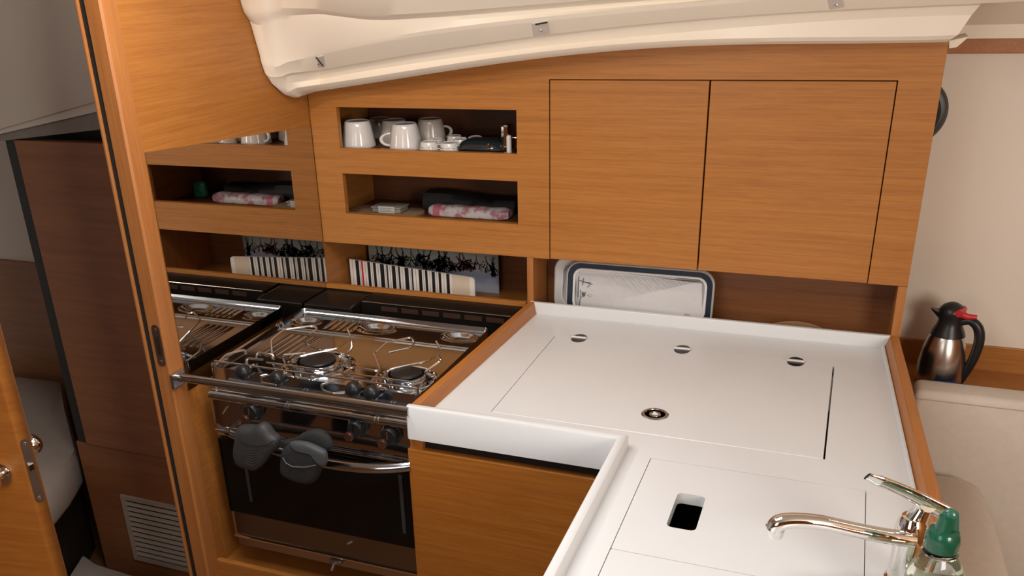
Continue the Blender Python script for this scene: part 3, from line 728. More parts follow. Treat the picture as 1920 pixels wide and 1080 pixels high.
# third ring, small, behind the left burner
# pan clamps and wires: polylines read off the picture, each point at its own height above the hob
def c4(u, v, z): return at(380+u/4.5, 540+v/4.5, z=z)
def c5(u, v, z): return at(640+u/4.5, 540+v/4.5, z=z)
wires = [
 [c4(590, 600, .012), c4(575, 440, .045), c4(690, 350, .055), c4(930, 318, .055), c4(975, 345, .050), c4(900, 385, .045)],
 [c4(450, 600, .012), c4(460, 540, .035), c4(600, 565, .035), c4(600, 600, .014)],
 [c4(365, 640, .012), c4(372, 592, .030), c4(510, 606, .030)],
 [c4(690, 625, .014), c4(672, 565, .040), c4(850, 550, .042), c4(905, 560, .042)],
 [c4(760, 625, .014), c4(800, 580, .045), c4(1130, 512, .052), c4(1250, 420, .055), c4(1220, 345, .070)],
 [c4(1250, 420, .052), c4(1262, 512, .030), c4(1150, 600, .014)],
 [c4(860, 450, .030), c4(905, 497, .045), c4(1000, 525, .050), c4(1130, 512, .052)],
 [c5(290, 545, .045), c5(375, 465, .055), c5(590, 415, .055), c5(620, 460, .052), c5(590, 500, .050), c5(400, 545, .045)],
 [c5(275, 550, .045), c5(330, 690, .020), c5(250, 790, .012)],
 [c5(365, 760, .014), c5(380, 705, .040), c5(430, 680, .045), c5(730, 615, .050), c5(845, 530, .052), c5(800, 450, .066)],
 [c5(815, 565, .050), c5(845, 610, .032), c5(710, 705, .014)],
 [c4(110, 650, .018), c4(200, 560, .026), c4(360, 520, .026), c4(365, 560, .014)],
 [c4(480, 720, .012), c4(500, 800, .012), c4(620, 820, .012)],
 [c4(1000, 810, .012), c4(1010, 860, .012), c4(1090, 890, .012), c4(1200, 880, .012)],
 [c4(1180, 625, .020), c4(1180, 655, .020), c4(1480, 700, .020), c4(1500, 660, .020)],
]
for wpts in wires:
    obj('pan_support', MB().tube(arc_pts(wpts, 0.010), 0.0028, 8), M_steelb, stv, smooth=True, label='bent steel wire pan support')
ra = [(hx0+0.012, -0.628, 0.030), (0.60, -0.628, 0.030)]
obj('clamp_rod', MB().tube(ra, 0.0026, 8), M_steelb, stv, smooth=True)
obj('clamp_rod', MB().tube([(0.18, -0.600, 0.031), (0.60, -0.600, 0.031)], 0.0024, 8), M_steelb, stv, smooth=True)
for x_ in (hx0+0.012, 0.32, 0.60):
    obj('rod_post', MB().tube([(x_, -0.628, 0.010), (x_, -0.628, 0.031)], 0.0026, 8), M_steelb, stv, smooth=True)
for (u, v) in ((457, 698), (520, 710), (663, 730), (697, 737)):
    c = at(u, v, y=-0.652)
    kb = obj('clamp_knob', MB().lathe([(0, -0.016), (0.012, -0.016), (0.017, -0.010), (0.0195, 0), (0.0185, 0.008), (0.014, 0.014), (0.006, 0.0165), (0, 0.017)], c, 'y', 28), M_black, stv, smooth=True, angle=60, label='round black clamp knob')
    obj('knob_stem', MB().tube([(c.x, c.y+0.010, c.z), (c.x, -0.610, c.z+0.002)], 0.004, 10), M_chrome, kb, smooth=True)
# body and control panel
PF = -0.668
obj('body', MB().box(0.050, 0.598, PF+0.004, -0.21, -0.46, -0.029, 0.003), M_steelb, stv)
o2 = rrect(0.0585, 0.605, -0.127, -0.030, 0.016)
obj('control_panel', MB().prism([(a_, PF-0.006, b_) for a_, b_ in o2], [(a_, PF+0.01, b_) for a_, b_ in o2], 0.002), plain('panel_steel', (0.40, 0.36, 0.34), 0.12, 1.0), stv)
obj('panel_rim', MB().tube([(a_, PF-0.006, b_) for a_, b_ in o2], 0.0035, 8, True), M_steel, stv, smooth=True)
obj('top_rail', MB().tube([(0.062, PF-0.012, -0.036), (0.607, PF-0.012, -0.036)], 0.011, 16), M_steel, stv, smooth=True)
for x_ in (0.279, 0.287, 0.515, 0.523): obj('rail_ring', MB().tube([(x_, PF-0.012, -0.036), (x_+0.003, PF-0.012, -0.036)], 0.0118, 16), M_plate, stv, smooth=True)
for (u, v) in ((472, 772), (667, 804), (730, 817)):
    c = at(u, v, y=PF-0.02)
    kn = obj('control_knob', MB().lathe([(0.027, 0), (0.027, .003), (0.021, .005), (0.0195, .020), (0.017, .023), (0, .024)], (c.x, PF-0.006, c.z), 'y', 28), M_black, stv, smooth=True, angle=40, label='black control knob')
    mb = MB().tube([(c.x+0.0235*math.cos(a_), PF-0.010, c.z+0.0235*math.sin(a_)) for a_ in [PI*(0.55+0.75*k/10) for k in range(11)]], 0.0019, 6)
    mb.box(c.x-0.0015, c.x+0.0015, PF-0.0315, PF-0.0305, c.z-0.004, c.z+0.015)
    obj('knob_marks', mb, M_chrome, kn)
    obj('indicator', MB().lathe([(0, 0), (0.0115, 0), (0.0115, .010), (.010, .012), (0, .012)], (c.x-0.014, PF-0.024, c.z-0.017), 'y', 20), plain('knob_cap', (0.16, 0.07, 0.04), 0.15, 0.7), kn, smooth=True)
c = at(421, 770, y=PF-0.01)
obj('igniter', MB().tube([(c.x-0.008, PF-0.008, c.z-0.010), (c.x+0.008, PF-0.008, c.z+0.010)], 0.0018, 6), M_chrome, stv)
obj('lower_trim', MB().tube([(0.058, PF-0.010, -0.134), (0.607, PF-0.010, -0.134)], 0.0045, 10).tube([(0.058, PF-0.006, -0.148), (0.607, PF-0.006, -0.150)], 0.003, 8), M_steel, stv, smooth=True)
od = obj('oven_door', MB().box(0.060, 0.598, PF-0.014, PF+0.003, -0.368, -0.155, 0.003), M_glassb, stv, label='black glass oven door')
for u0, v0, u1, v1 in ((460, 868, 472, 940), (749, 890, 760, 1000)):
    a_, b_ = at(u0, v0, y=PF-0.0145), at(u1, v1, y=PF-0.0145)
    obj('side_strip', MB().box((a_.x+b_.x)/2-0.0045, (a_.x+b_.x)/2+0.0045, PF-0.0158, PF-0.0142, b_.z, a_.z), M_mitt, od, label='dark grey vertical strip')
ha, hb, hc = at(436, 812, y=-0.702), at(610, 868, y=-0.738), at(770, 873, y=-0.705)
hp = []
for k in range(25):
    s_ = k/24; q0, q1, q2 = (1-s_)*(1-2*s_), 4*s_*(1-s_), s_*(2*s_-1)
    hp.append(ha*q0+hb*q1+hc*q2)
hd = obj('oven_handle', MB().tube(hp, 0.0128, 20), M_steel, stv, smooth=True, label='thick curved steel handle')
for p_ in (ha, hc): obj('handle_bracket', MB().box(p_.x-0.012, p_.x+0.006, PF-0.034, PF-0.006, p_.z-0.012, p_.z+0.014, 0.003), M_steelb, hd)
obj('drawer_panel', MB().box(0.066, 0.595, PF-0.006, PF+0.003, -0.442, -0.372, 0.001), plain('drawer_steel', (0.26, 0.24, 0.23), 0.18, 1.0), stv)
obj('drawer_trim', MB().tube([(0.062, PF-0.010, -0.444), (0.597, PF-0.010, -0.444)], 0.0028, 8), M_chrome, stv, smooth=True)
obj('kick_plate', MB().box(0.066, 0.595, PF-0.004, PF+0.02, -0.474, -0.449), M_steelb, stv)
c = at(655, 1018, y=PF-0.01)
obj('drawer_pull', MB().tube([(c.x-0.006, PF-0.009, c.z-0.005), (c.x+0.010, PF-0.009, c.z+0.006)], 0.0022, 8), M_chrome, stv)  # chrome sliver modelled as the latch's reflection in the drawer panel
c = at(628, 1056, y=PF-0.02)
obj('travel_lock', MB().box(c.x-0.018, c.x+0.016, PF-0.020, PF-0.004, c.z-0.004, c.z+0.004, 0.001).tube([(c.x, PF-0.022, c.z), (c.x-0.004, PF-0.03, c.z-0.016)], 0.005, 10), M_plate, stv, smooth=True, label='small steel travel lock')

# oven gloves on the handle ------------------------------------------------
def outl(lst, y): return [at(u, v, y=y) for u, v in lst]
def refine(P, n=3):
    out = []; N = len(P)
    for i in range(N):
        p0, p1, p2, p3 = P[i-1], P[i], P[(i+1) % N], P[(i+2) % N]
        for k in range(n):
            t_ = k/n; out.append(0.5*((2*p1)+(-p0+p2)*t_+(2*p0-5*p1+4*p2-p3)*t_*t_+(-p0+3*p1-3*p2+p3)*t_**3))
    return out
g1 = thing('oven_mitt', 'dark grey ribbed silicone oven mitt hanging at the left end of the oven handle', 'oven mitt', (0.17, -0.76, -0.25))
ob = outl([(447, 800), (462, 797), (478, 798), (492, 792), (503, 798), (513, 812), (524, 822), (521, 838), (508, 852), (497, 868), (482, 880), (468, 878), (447, 870), (440, 850), (443, 822)], -0.775)
mo = obj('mitt_body', MB().pillow(refine(ob), (0, 1, 0), 0.042, puff=0.3), M_mitt, g1, smooth=True, angle=80)
mb = MB()
for k in range(7):
    v = 838+k*5; mb.tube([at(446+k*1.5, v, y=-0.7935), at(475, v+5, y=-0.797), at(506-k*4, v-1, y=-0.793)], 0.0012, 6)
obj('ribs', mb, M_mitt, mo, smooth=True)
obj('seam', MB().tube([at(u, v, y=-0.7975) for u, v in ((452, 826), (464, 833), (484, 836), (503, 833), (514, 826))], 0.0012, 6), M_mittd, mo, smooth=True)
tb = outl([(498, 815), (520, 826), (528, 836), (516, 842), (505, 834)], -0.765)
obj('hanging_loop', MB().pillow(refine(tb), (0, 1, 0), 0.012), M_mitt, g1, smooth=True)
g2 = thing('oven_mitt', 'grey and black oven mitt draped over the middle of the oven handle', 'oven mitt', (0.32, -0.78, -0.22))
ob = outl([(532, 840), (550, 830), (585, 836), (606, 848), (605, 870), (598, 893), (586, 905), (560, 902), (542, 894), (530, 886), (528, 872), (529, 858)], -0.790)
m2o = obj('mitt_body', MB().pillow(refine(ob), (0, 1, 0), 0.038, puff=0.3), M_mittd, g2, smooth=True, angle=80)
ob = outl([(532, 826), (548, 824), (575, 808), (600, 806), (620, 822), (624, 840), (600, 846), (560, 838), (540, 846), (531, 838)], -0.765)
obj('cuff', MB().pillow(refine(ob), (0, 1, 0), 0.030, puff=0.35), M_mittd, g2, smooth=True, angle=80)
ob = outl([(545, 828), (570, 828), (600, 840), (613, 850), (612, 872), (603, 872), (600, 856), (575, 842), (548, 840)], -0.800)
obj('trim_band', MB().pillow(refine(ob), (0, 1, 0), 0.022, puff=0.35), plain('band_grey', (0.05, 0.056, 0.062), 0.6, noise=0.1), g2, smooth=True, angle=80)
ob = outl([(518, 848), (535, 856), (560, 862), (590, 866), (590, 858), (560, 854), (530, 845)], -0.812)
obj('seam', MB().tube([at(u, v, y=-0.812) for u, v in ((530, 858), (536, 868), (548, 875), (572, 876), (592, 872))], 0.0012, 6), plain('seam_pale', (0.12, 0.12, 0.12), 0.7), m2o, smooth=True)

# ================================================================== THINGS ON THE SHELVES
def sx(u, v, y): return at(u, v, y=y).x
proto = thing('mug', 'x', 'mug', (0, 0, 0), 'white mugs upside down on the top shelf', local=True)
prof = [(0.0, 0.084), (0.026, 0.084), (0.0275, 0.086), (0.0295, 0.085), (0.031, 0.079), (0.0325, 0.070), (0.0405, 0.004), (0.0405, 0.001), (0.039, 0.0), (0.0375, 0.003), (0.030, 0.072), (0.0, 0.076)]
obj('cup', MB().lathe(prof, (0, 0, 0), 'z', 40), M_ceramic, proto, smooth=True, angle=50)
obj('handle', MB().tube([(0.036+0.024*math.sin(PI*k/14), 0, 0.032+0.021*math.cos(PI*k/14)) for k in range(15)], 0.0045, 10), M_ceramic, proto, smooth=True)
mg = 'white mugs upside down on the top shelf'
def place(pr, first, y, u, vt, wpx, z, rz, lab, w0, h0):
    """stand a copy on the shelf at depth y; its height and rim width follow the picture"""
    p_ = (sx(u, vt, y), y, z)
    if first: pr.location = Vector(p_)+Vector((0, 0, Z0)); pr.rotation_euler = (0, 0, rz); pr['label'] = lab; o_ = pr
    else: o_ = copy_tree(pr, p_, rz, lab)
    w_ = (sx(u+wpx/2, vt, y)-sx(u-wpx/2, vt, y))/w0; h_ = (at(u, vt+3, y=y).z-z)/h0
    o_.scale = (w_, w_, h_); return o_
place(proto, True, 0.090, 669, 223, 57, ZS1, 2.2, 'white mug standing upside down at the left end of the top shelf', .081, .086)
place(proto, False, 0.085, 758, 228, 56, ZS1, 3.5, 'large white mug upside down in front, its handle turned left, beside the small cups', .081, .086)
rear = []
for (u, vt, w_, y, rz, lab) in ((712, 218, 48, 0.262, 1.0, 'greyish mug upside down, just right of the left end mug and behind it'), (738, 221, 52, 0.170, 1.4, 'mug upside down almost hidden behind the large front mug'), (806, 219, 54, 0.185, 0.9, 'greyish mug upside down at the rear, behind the small printed cups')):
    rear.append(place(proto, False, y, u, vt, w_, ZS1, rz, lab, .081, .086))
for o_ in rear:
    for c_ in o_.children:
        if c_.name.startswith('cup'):
            me = c_.data.copy(); me.materials[0] = M_ceramicg; c_.data = me
small = thing('espresso_cup', 'x', 'cup', (0, 0, 0), 'small espresso cups upside down on the top shelf', local=True)
prof = [(0.0, 0.043), (0.018, 0.043), (0.019, 0.0455), (0.0205, 0.0448), (0.0215, 0.040), (0.0265, 0.003), (0.0262, 0.0), (0.0245, 0.002), (0.017, 0.036), (0, 0.038)]
obj('cup', MB().lathe(prof, (0, 0, 0), 'z', 32), M_ceramic, small, smooth=True, angle=50)
obj('handle', MB().tube([(0.0215, 0, 0.032), (0.032, 0, 0.032), (0.036, 0, 0.022), (0.031, 0, 0.012), (0.024, 0, 0.012)], 0.0028, 8), M_ceramic, small, smooth=True)
# lettering band on the front of the printed cups, in small strokes
cup_lab = [
 (804, 262, 35, 0.058, 0.9, 'small white cup with a printed line, leftmost of the upside down small cups'),
 (842, 264, 35, 0.058, 0.4, 'small white cup with a printed line, touching the black dish'),
 (817, 257, 30, 0.118, 1.2, 'small white cup half hidden behind the leftmost printed cup'),
 (863, 257, 31, 0.112, 0.8, 'small white cup behind the printed cup that touches the black dish'),
 (852, 251, 30, 0.172, 0.5, 'small white cup at the very back between two nearer cups'),
 (891, 253, 30, 0.165, 0.7, 'small white cup at the back directly behind the black dish')]
for k, (u, vt, w_, y, rz, lab) in enumerate(cup_lab):
    place(small, k == 0, y, u, vt, w_, ZS1, rz, lab, .053, .045)
for o_ in [o for o in bpy.data.objects if o.name.startswith('espresso_cup')][:]:
    if 'printed line' in o_['label']:
        o_.rotation_euler = (0, 0, 0)
        mb = MB(); rnd = random.Random(len(o_.name))
        for k in range(15):
            a_ = -2.55+k*0.135; h0 = 0.0215
            if k in (7,): continue
            r_ = 0.0243
            c_, s_ = math.cos(a_), math.sin(a_)
            mb.tube([(r_*c_, r_*s_, h0-0.0016), (r_*c_*0.992, r_*s_*0.992, h0+0.0016)], 0.0007, 4)
            if k % 2: 
                c_, s_ = math.cos(a_+0.05), math.sin(a_+0.05); mb.tube([(r_*c_, r_*s_, h0-0.0014), (r_*c_, r_*s_, h0)], 0.0005, 4)
        me = bpy.data.meshes.new('printed_line'); mb.bm.to_mesh(me); me.materials.append(M_print)
        po = bpy.data.objects.new('printed_line', me); COL.objects.link(po); po.parent = o_
# black dish
c = at(906, 274, y=0.085)
dish = thing('covered_dish', 'glossy black oblong dish lying beside the small cups on the top shelf', 'dish', (c.x, 0.075, ZS1))
o2 = rrect(c.x-0.070, c.x+0.074, 0.040, 0.125, 0.03)
def ring_of(sc_, z): return [Vector(((a_-c.x)*sc_+c.x, (b_-0.0825)*sc_+0.0825, z)) for a_, b_ in o2]
obj('body', MB().loft([ring_of(.8, ZS1), ring_of(.97, ZS1+.006), ring_of(1, ZS1+.011), ring_of(.97, ZS1+.014)]), M_black, dish, smooth=True, angle=60)
obj('lid', MB().loft([ring_of(.96, ZS1+.0145), ring_of(.94, ZS1+.017), ring_of(.80, ZS1+.027), ring_of(.6, ZS1+.0325), ring_of(.2, ZS1+.0335)]), plain('dish_lid', (0.014, 0.02, 0.024), 0.12, coat=0.5), dish, smooth=True, angle=60)
obj('clasp', MB().box(c.x+0.030, c.x+0.036, 0.036, 0.0405, ZS1+0.014, ZS1+0.028, 0.001), M_chrome, dish)
# chrome canister
c = at(953, 262, y=0.07)
can = thing('metal_canister', 'tall shiny metal canister at the right end of the top shelf', 'canister', (c.x, 0.07, ZS1))
obj('body', MB().lathe([(0, 0), (0.017, 0), (0.018, .002), (0.018, .070), (0.016, .075), (0, .076)], (c.x-0.002, 0.072, ZS1), 'z', 10), M_chrome, can)
obj('spout', MB().lathe([(0, 0), (0.007, 0), (0.007, .046), (0.005, .050), (0, .05)], (c.x+0.010, 0.048, ZS1), 'z', 10), M_ceramic, can)
obj('knob', MB().lathe([(0, 0), (0.004, 0), (0.005, .003), (.003, .008), (0, .009)], (c.x+0.0165, 0.071, ZS1+.04), 'x', 12), M_chrome, can, smooth=True)
# lower shelf
o2 = rrect(sx(653, 398, .14), sx(785, 398, .14), 0.060, 0.215, 0.040)
tag(obj('chopping_board', MB().prism([(a_, b_, ZS2) for a_, b_ in o2], [(a_, b_, ZS2+0.012) for a_, b_ in o2], 0.002), M_boardw, smooth=True), 'small tan chopping board with rounded ends lying on the lower shelf', 'chopping board')
tb = thing('storage_box', 'clear plastic box with a pale label standing on the chopping board', 'box', (sx(730, 385, .15), 0.15, ZS2+0.012))
bx0, bx1 = sx(703, 380, .15), sx(756, 380, .15)
obj('box', MB().box(bx0, bx1, 0.125, 0.185, ZS2+0.0122, ZS2+0.026, 0.005, 3), M_glass, tb, smooth=True)
obj('lid', MB().box(bx0-0.002, bx1+0.002, 0.123, 0.187, ZS2+0.0262, ZS2+0.031, 0.002, 2), M_glass, tb, smooth=True)
lx0, lx1 = sx(708, 380, .12), sx(738, 380, .12)
lb = obj('label', MB().box(lx0, lx1, 0.1215, 0.1228, ZS2+0.014, ZS2+0.034), M_label, tb, label='pale rectangular label')
mb = MB()
for k in range(3): mb.box(lx0+0.004, lx1-0.004-(k % 2)*0.008, 0.1210, 0.1214, ZS2+0.018+k*0.005, ZS2+0.0195+k*0.005)
obj('print_lines', mb, plain('label_print', (0.22, 0.2, 0.18), 0.6), lb)
# pink floral packet and the black folder
ya = 0.185
fx0, fx1 = sx(803, 404, ya), sx(954, 410, ya)
pk = thing('napkin_packet', 'white and pink floral napkin packet lying at the front of the lower shelf', 'packet', ((fx0+fx1)/2, ya, ZS2))
KP = 1.0
sec = [(0.0, 0.004), (0.002, 0.0), (0.050, 0.0), (0.054, 0.012), (0.050, 0.026), (0.030, 0.030), (0.008, 0.027), (0.001, 0.020), (0.0, 0.010)]
rg = []
for k in range(13):
    s_ = k/12; x_ = fx0+(fx1-fx0)*s_; sc_ = 0.75 if k in (0, 12) else 1.0; wv_ = 0.0012*math.sin(k*1.9)
    rg.append([Vector((x_+(0.004 if k == 0 else 0), 0.200+(a_-0.027)*sc_, ZS2+0.0006+0.013+(b_-0.013)*sc_+ (wv_ if b_ > .01 else 0))) for a_, b_ in sec])
obj('wrapper', MB().loft(rg), M_floral, pk, smooth=True, angle=50)
o_ = obj('pink_end', MB().loft([[p_+Vector((-.0006, 0, 0)) + (p_-sum(r_, Vector())/len(r_)).normalized()*0.0006 for p_ in r_] for r_ in (rg[1], rg[2])]), plain('pink_paper', (0.55, 0.16, 0.21), 0.4), pk, smooth=True)
fx0, fx1 = sx(798, 380, .26), sx(968, 385, .26)
mb = MB(); rg = []
for k in range(17):
    s_ = k/16; x_ = fx0+(fx1-fx0)*s_; h = 0.050+0.004*math.sin(s_*7)-0.012*s_
    rg.append([Vector((x_, 0.240, ZS2+0.0005)), Vector((x_, 0.240+0.004*math.sin(s_*9), ZS2+h*.6)), Vector((x_, 0.252, ZS2+h)), Vector((x_, 0.30, ZS2+h+0.004)), Vector((x_, 0.335, ZS2+h*.7)), Vector((x_, 0.335, ZS2+0.0005))])
tag(obj('cloth_pouch', mb.loft(rg), M_rubber, smooth=True, angle=50), 'black folded pouch lying behind the floral napkin packet on the lower shelf', 'pouch')
# green packet seen in the mirror
mb = MB(); c = at(373, 352, y=0.23); gx = -c.x
P_ = [Vector((gx-0.024, 0, ZS2+0.002)), Vector((gx+0.022, 0, ZS2+0.002)), Vector((gx+0.026, 0, ZS2+0.03)), Vector((gx+0.02, 0, ZS2+0.052)), Vector((gx-0.02, 0, ZS2+0.056)), Vector((gx-0.027, 0, ZS2+0.03))]
P_ = [p_+Vector((0, 0.23, 0)) for p_ in P_]
if gx < 0.67:
    tag(obj('green_packet', mb.pillow(refine(P_), (0, 1, 0), 0.03, puff=.4), M_greenp, smooth=True, angle=80), 'small crinkled green packet on the lower shelf, seen in the mirror', 'packet')

# ================================================================== LEFT NICHE: prints
# striped board
ys_ = 0.112
def on(u, v, y): return at(u, v, y=y)
bx0 = on(657, 510, ys_).x; bx1 = on(890, 540, ys_).x; bz0 = -0.0395; bzt0 = on(656, 486, ys_).z; bzt1 = on(880, 520, ys_).z
sb = thing('striped_board', 'white board with black stripes and one red stripe, standing behind the stove', 'board', ((bx0+bx1)/2, ys_, bz0))
def ztop(x): return bzt0+(bzt1-bzt0)*(x-bx0)/(bx1-bx0)
r = 0.010
outline = [(bx0, bz0), (bx1, bz0), (bx1, bzt1-r), (bx1-.003, bzt1-.003), (bx1-r, bzt1), (bx0, bzt0)]
obj('board', MB().prism([(a_, ys_, b_) for a_, b_ in outline], [(a_, ys_+0.006, b_) for a_, b_ in outline]), M_paper, sb)
L = bx1-bx0
def strip(a_, b_, m_, nm='stripe', par=sb, d=0.0006):
    x0, x1 = bx0+a_*L, bx0+b_*L
    obj(nm, MB().prism([(x0, ys_-d, bz0), (x1, ys_-d, bz0), (x1, ys_-d, ztop(x1)), (x0, ys_-d, ztop(x0))], [(x0, ys_-.0001, bz0), (x1, ys_-.0001, bz0), (x1, ys_-.0001, ztop(x1)), (x0, ys_-.0001, ztop(x0))]), m_, par)
x_ = 0.047; k = 0
strip(0.098, 0.112, M_red, 'red_stripe')
M_thin = plain('stripe_thin', (0.34, 0.29, 0.26), 0.5)
blk = ((0.050, 0.078), (0.150, 0.172), (0.197, 0.219), (0.254, 0.286), (0.306, 0.318), (0.350, 0.379), (0.402, 0.416), (0.454, 0.485), (0.508, 0.520), (0.566, 0.592), (0.617, 0.636), (0.670, 0.694), (0.723, 0.743), (0.784, 0.808))
for a_, b_ in blk: strip(a_, b_, M_stripe)
for a_ in (0.022, 0.088, 0.129, 0.184, 0.236, 0.296, 0.333, 0.390, 0.434, 0.497, 0.541, 0.603, 0.652, 0.708, 0.762): strip(a_, a_+0.0035, M_thin, 'thin_stripe')
strip(0.826, 0.962, M_beige, 'plain_end')
# coral print behind
yp = 0.235
px0 = on(692, 480, yp).x; px1 = on(935, 520, yp).x
cp = thing('coral_placemat', 'grey green placemat printed with dark coral branches, standing behind the striped board', 'placemat', ((px0+px1)/2, yp, -0.0395))
pz1 = zB-0.004
obj('mat', MB().box(px0, px1, yp, yp+0.004, -0.0395, pz1), M_sea, cp)
rnd = random.Random(5)
def branch(mb, x, z, a, l, w, d):
    if d == 0 or w < 0.0004: return
    x2 = x+l*math.cos(a); z2 = z+l*math.sin(a)
    x2 = min(max(x2, px0+0.002), px1-0.002); z2 = min(max(z2, -0.03), pz1-0.001)
    nx_, nz_ = -math.sin(a), math.cos(a); t = mb.bm
    vs = [t.verts.new((x+nx_*w, yp-0.0004, z+nz_*w)), t.verts.new((x-nx_*w, yp-0.0004, z-nz_*w)), t.verts.new((x2-nx_*w*.75, yp-0.0004, z2-nz_*w*.75)), t.verts.new((x2+nx_*w*.75, yp-0.0004, z2+nz_*w*.75))]
    t.faces.new(vs)
    for q_ in range(2 if rnd.random() < 0.75 else 3):
        branch(mb, x2, z2, a+rnd.uniform(-0.7, 0.7), l*rnd.uniform(0.74, 0.98), w*0.84, d-1)
for (u, v, a, l, w, d, m_) in ((716, 461, -1.7, .013, .0015, 7, M_coral), (742, 463, -1.5, .012, .0014, 7, M_coralg), (783, 467, -1.3, .013, .0014, 7, M_coralg), (808, 469, -1.9, .013, .0016, 7, M_coral), (832, 471, -1.3, .013, .0018, 7, M_coral), (893, 478, -1.6, .011, .0013, 6, M_coralg), (910, 480, -1.4, .011, .0013, 6, M_coralg), (735, 462, -1.9, .014, .0019, 6, M_coral), (752, 464, -1.2, .013, .0017, 6, M_coralg), (770, 466, -1.6, .012, .0013, 6, M_coralg), (795, 468, -1.7, .013, .0016, 5, M_coralg),
       (822, 470, -1.4, .013, .0022, 6, M_coral), (838, 472, -2.0, .012, .0019, 6, M_coral), (862, 474, -1.7, .014, .0017, 7, M_coralr), (866, 474, -1.2, .013, .0016, 7, M_coralr),
       (704, 460, -1.2, .012, .0014, 6, M_coralg), (926, 482, -1.9, .015, .0026, 5, plain('coral_blue', (.05, .07, .09), .6)), (855, 480, -1.0, .01, .0012, 6, M_coral)):
    mb = MB(); c = on(u, v, yp-0.0004); branch(mb, c.x, min(c.z, pz1-0.002), a, l*1.15, w*1.7, d); obj('coral_print', mb, m_, cp)
mb = MB()
for k in range(16):
    c = on(rnd.uniform(878, 922), rnd.uniform(485, 508), yp-.0005); r_ = rnd.uniform(.0012, .003)
    mb.bm.faces.new([mb.bm.verts.new((c.x+r_*math.cos(a_), yp-.0005, c.z+r_*math.sin(a_))) for a_ in [2*PI*q_/8 for q_ in range(8)]])
obj('dot_print', mb, M_coral, cp)

# ================================================================== RIGHT NICHE: trays
def tray(name, lab, u0, v0, u1, vr, y0, y1, z0, band=True):
    """stadium tray leaning back: outline in its own plane"""
    a_ = on(u0, 560, y0); b_ = on(u1, 590, y0)
    x0, x1 = a_.x, b_.x; zt_ = vr
    root = thing(name, lab, 'tray', ((x0+x1)/2, y0, z0))
    def P3(x, h, d):   # h height along the leaning plane, d forward
        s_ = (h-z0)/(zt_-z0); return Vector((x, y0+(y1-y0)*s_-d, h))
    def ring_(ins, d, r_): return [P3(p_, q_, d) for p_, q_ in rrect(x0+ins, x1-ins, z0+ins, zt_-ins, r_, 8)]
    obj('rim', MB().loft([ring_(0.004, -.004, .036), ring_(0, .004, .040), ring_(0.0022, .006, .038), ring_(.0045, .004, .036)], True, False).loft([ring_(.0, -.004, .04), ring_(.0001, -.0045, .04)]), M_silver, root, smooth=True, angle=40)
    obj('navy_border', MB().loft([ring_(.0045, .004, .036), ring_(.0195, .0005, .026), ring_(.020, -.002, .026), ring_(.0045, -.003, .036), ring_(.0045, .004, .036)], True, False), M_navy if band else M_silver, root, smooth=True, angle=30, label='dark navy border' if band else None)
    obj('panel', MB().loft([ring_(.019, .0010, .026), ring_(.0205, .0024, .025), ring_(.0235, .0016, .023), ring_(.0245, .0010, .022)], True, True), M_tray, root, smooth=True, angle=40)
    return root, P3, x0, x1
tr, P3, tx0, tx1 = tray('serving_tray', 'white serving tray with navy border and boat emblem, standing behind the worktop', 1060, 0, 1335, 0.1405, 0.045, 0.062, -0.017)
cc = lambda u, v: on(1020+u/5.053, 470+v/5.053, 0.05)
mb = MB()
def st_(pts, r_=0.0011):
    P_ = [cc(*p_) for p_ in pts]; mb.tube([P3(p_.x, p_.z, 0.0016) for p_ in P_], r_, 5)
st_([(325, 245), (322, 440)]); st_([(330, 285), (455, 325)]); st_([(370, 265), (362, 330)]); st_([(355, 300), (440, 310)]); st_([(430, 325), (410, 350)])
st_([(345, 370), (345, 440)], .0008); st_([(352, 395), (395, 395), (385, 430), (348, 442)], .0010); st_([(360, 405), (388, 412)], .0022); st_([(358, 418), (380, 424)], .0020); st_([(345, 445), (338, 520)])
st_([(410, 425), (435, 440), (458, 425), (440, 412), (410, 425)], .0004)
obj('boat_emblem', mb, M_print, tr, label='black line drawing of a sailing boat')
c = on(1288, 592, 0.05)
mb = MB(); mb.lathe([(0, 0), (.011, 0), (.010, .002), (0, .003)], P3(c.x, c.z-0.004, .002), 'y', 24); obj('rubber_foot', mb, M_vent, tr, smooth=True)
tray('serving_tray', 'silver edged tray standing just behind and left of the navy bordered tray', 1039, 0, 1318, 0.1465, 0.072, 0.082, -0.017, False)
c = on(1497, 601, 0.075); rr = 0.16
pl = MB()
pl.lathe([(0, 0), (rr-.02, 0), (rr, .008), (rr-.001, .010), (rr-.02, .003), (0, .003)], (c.x, 0.075, c.z-rr), 'y', 64)
for v_ in list(pl.bm.verts):
    if v_.co.z < -0.017: v_.co.z = -0.017
tag(obj('round_tray', pl, M_brownp, smooth=True, angle=30), 'round brown tray whose top edge just shows above the back of the worktop', 'tray')

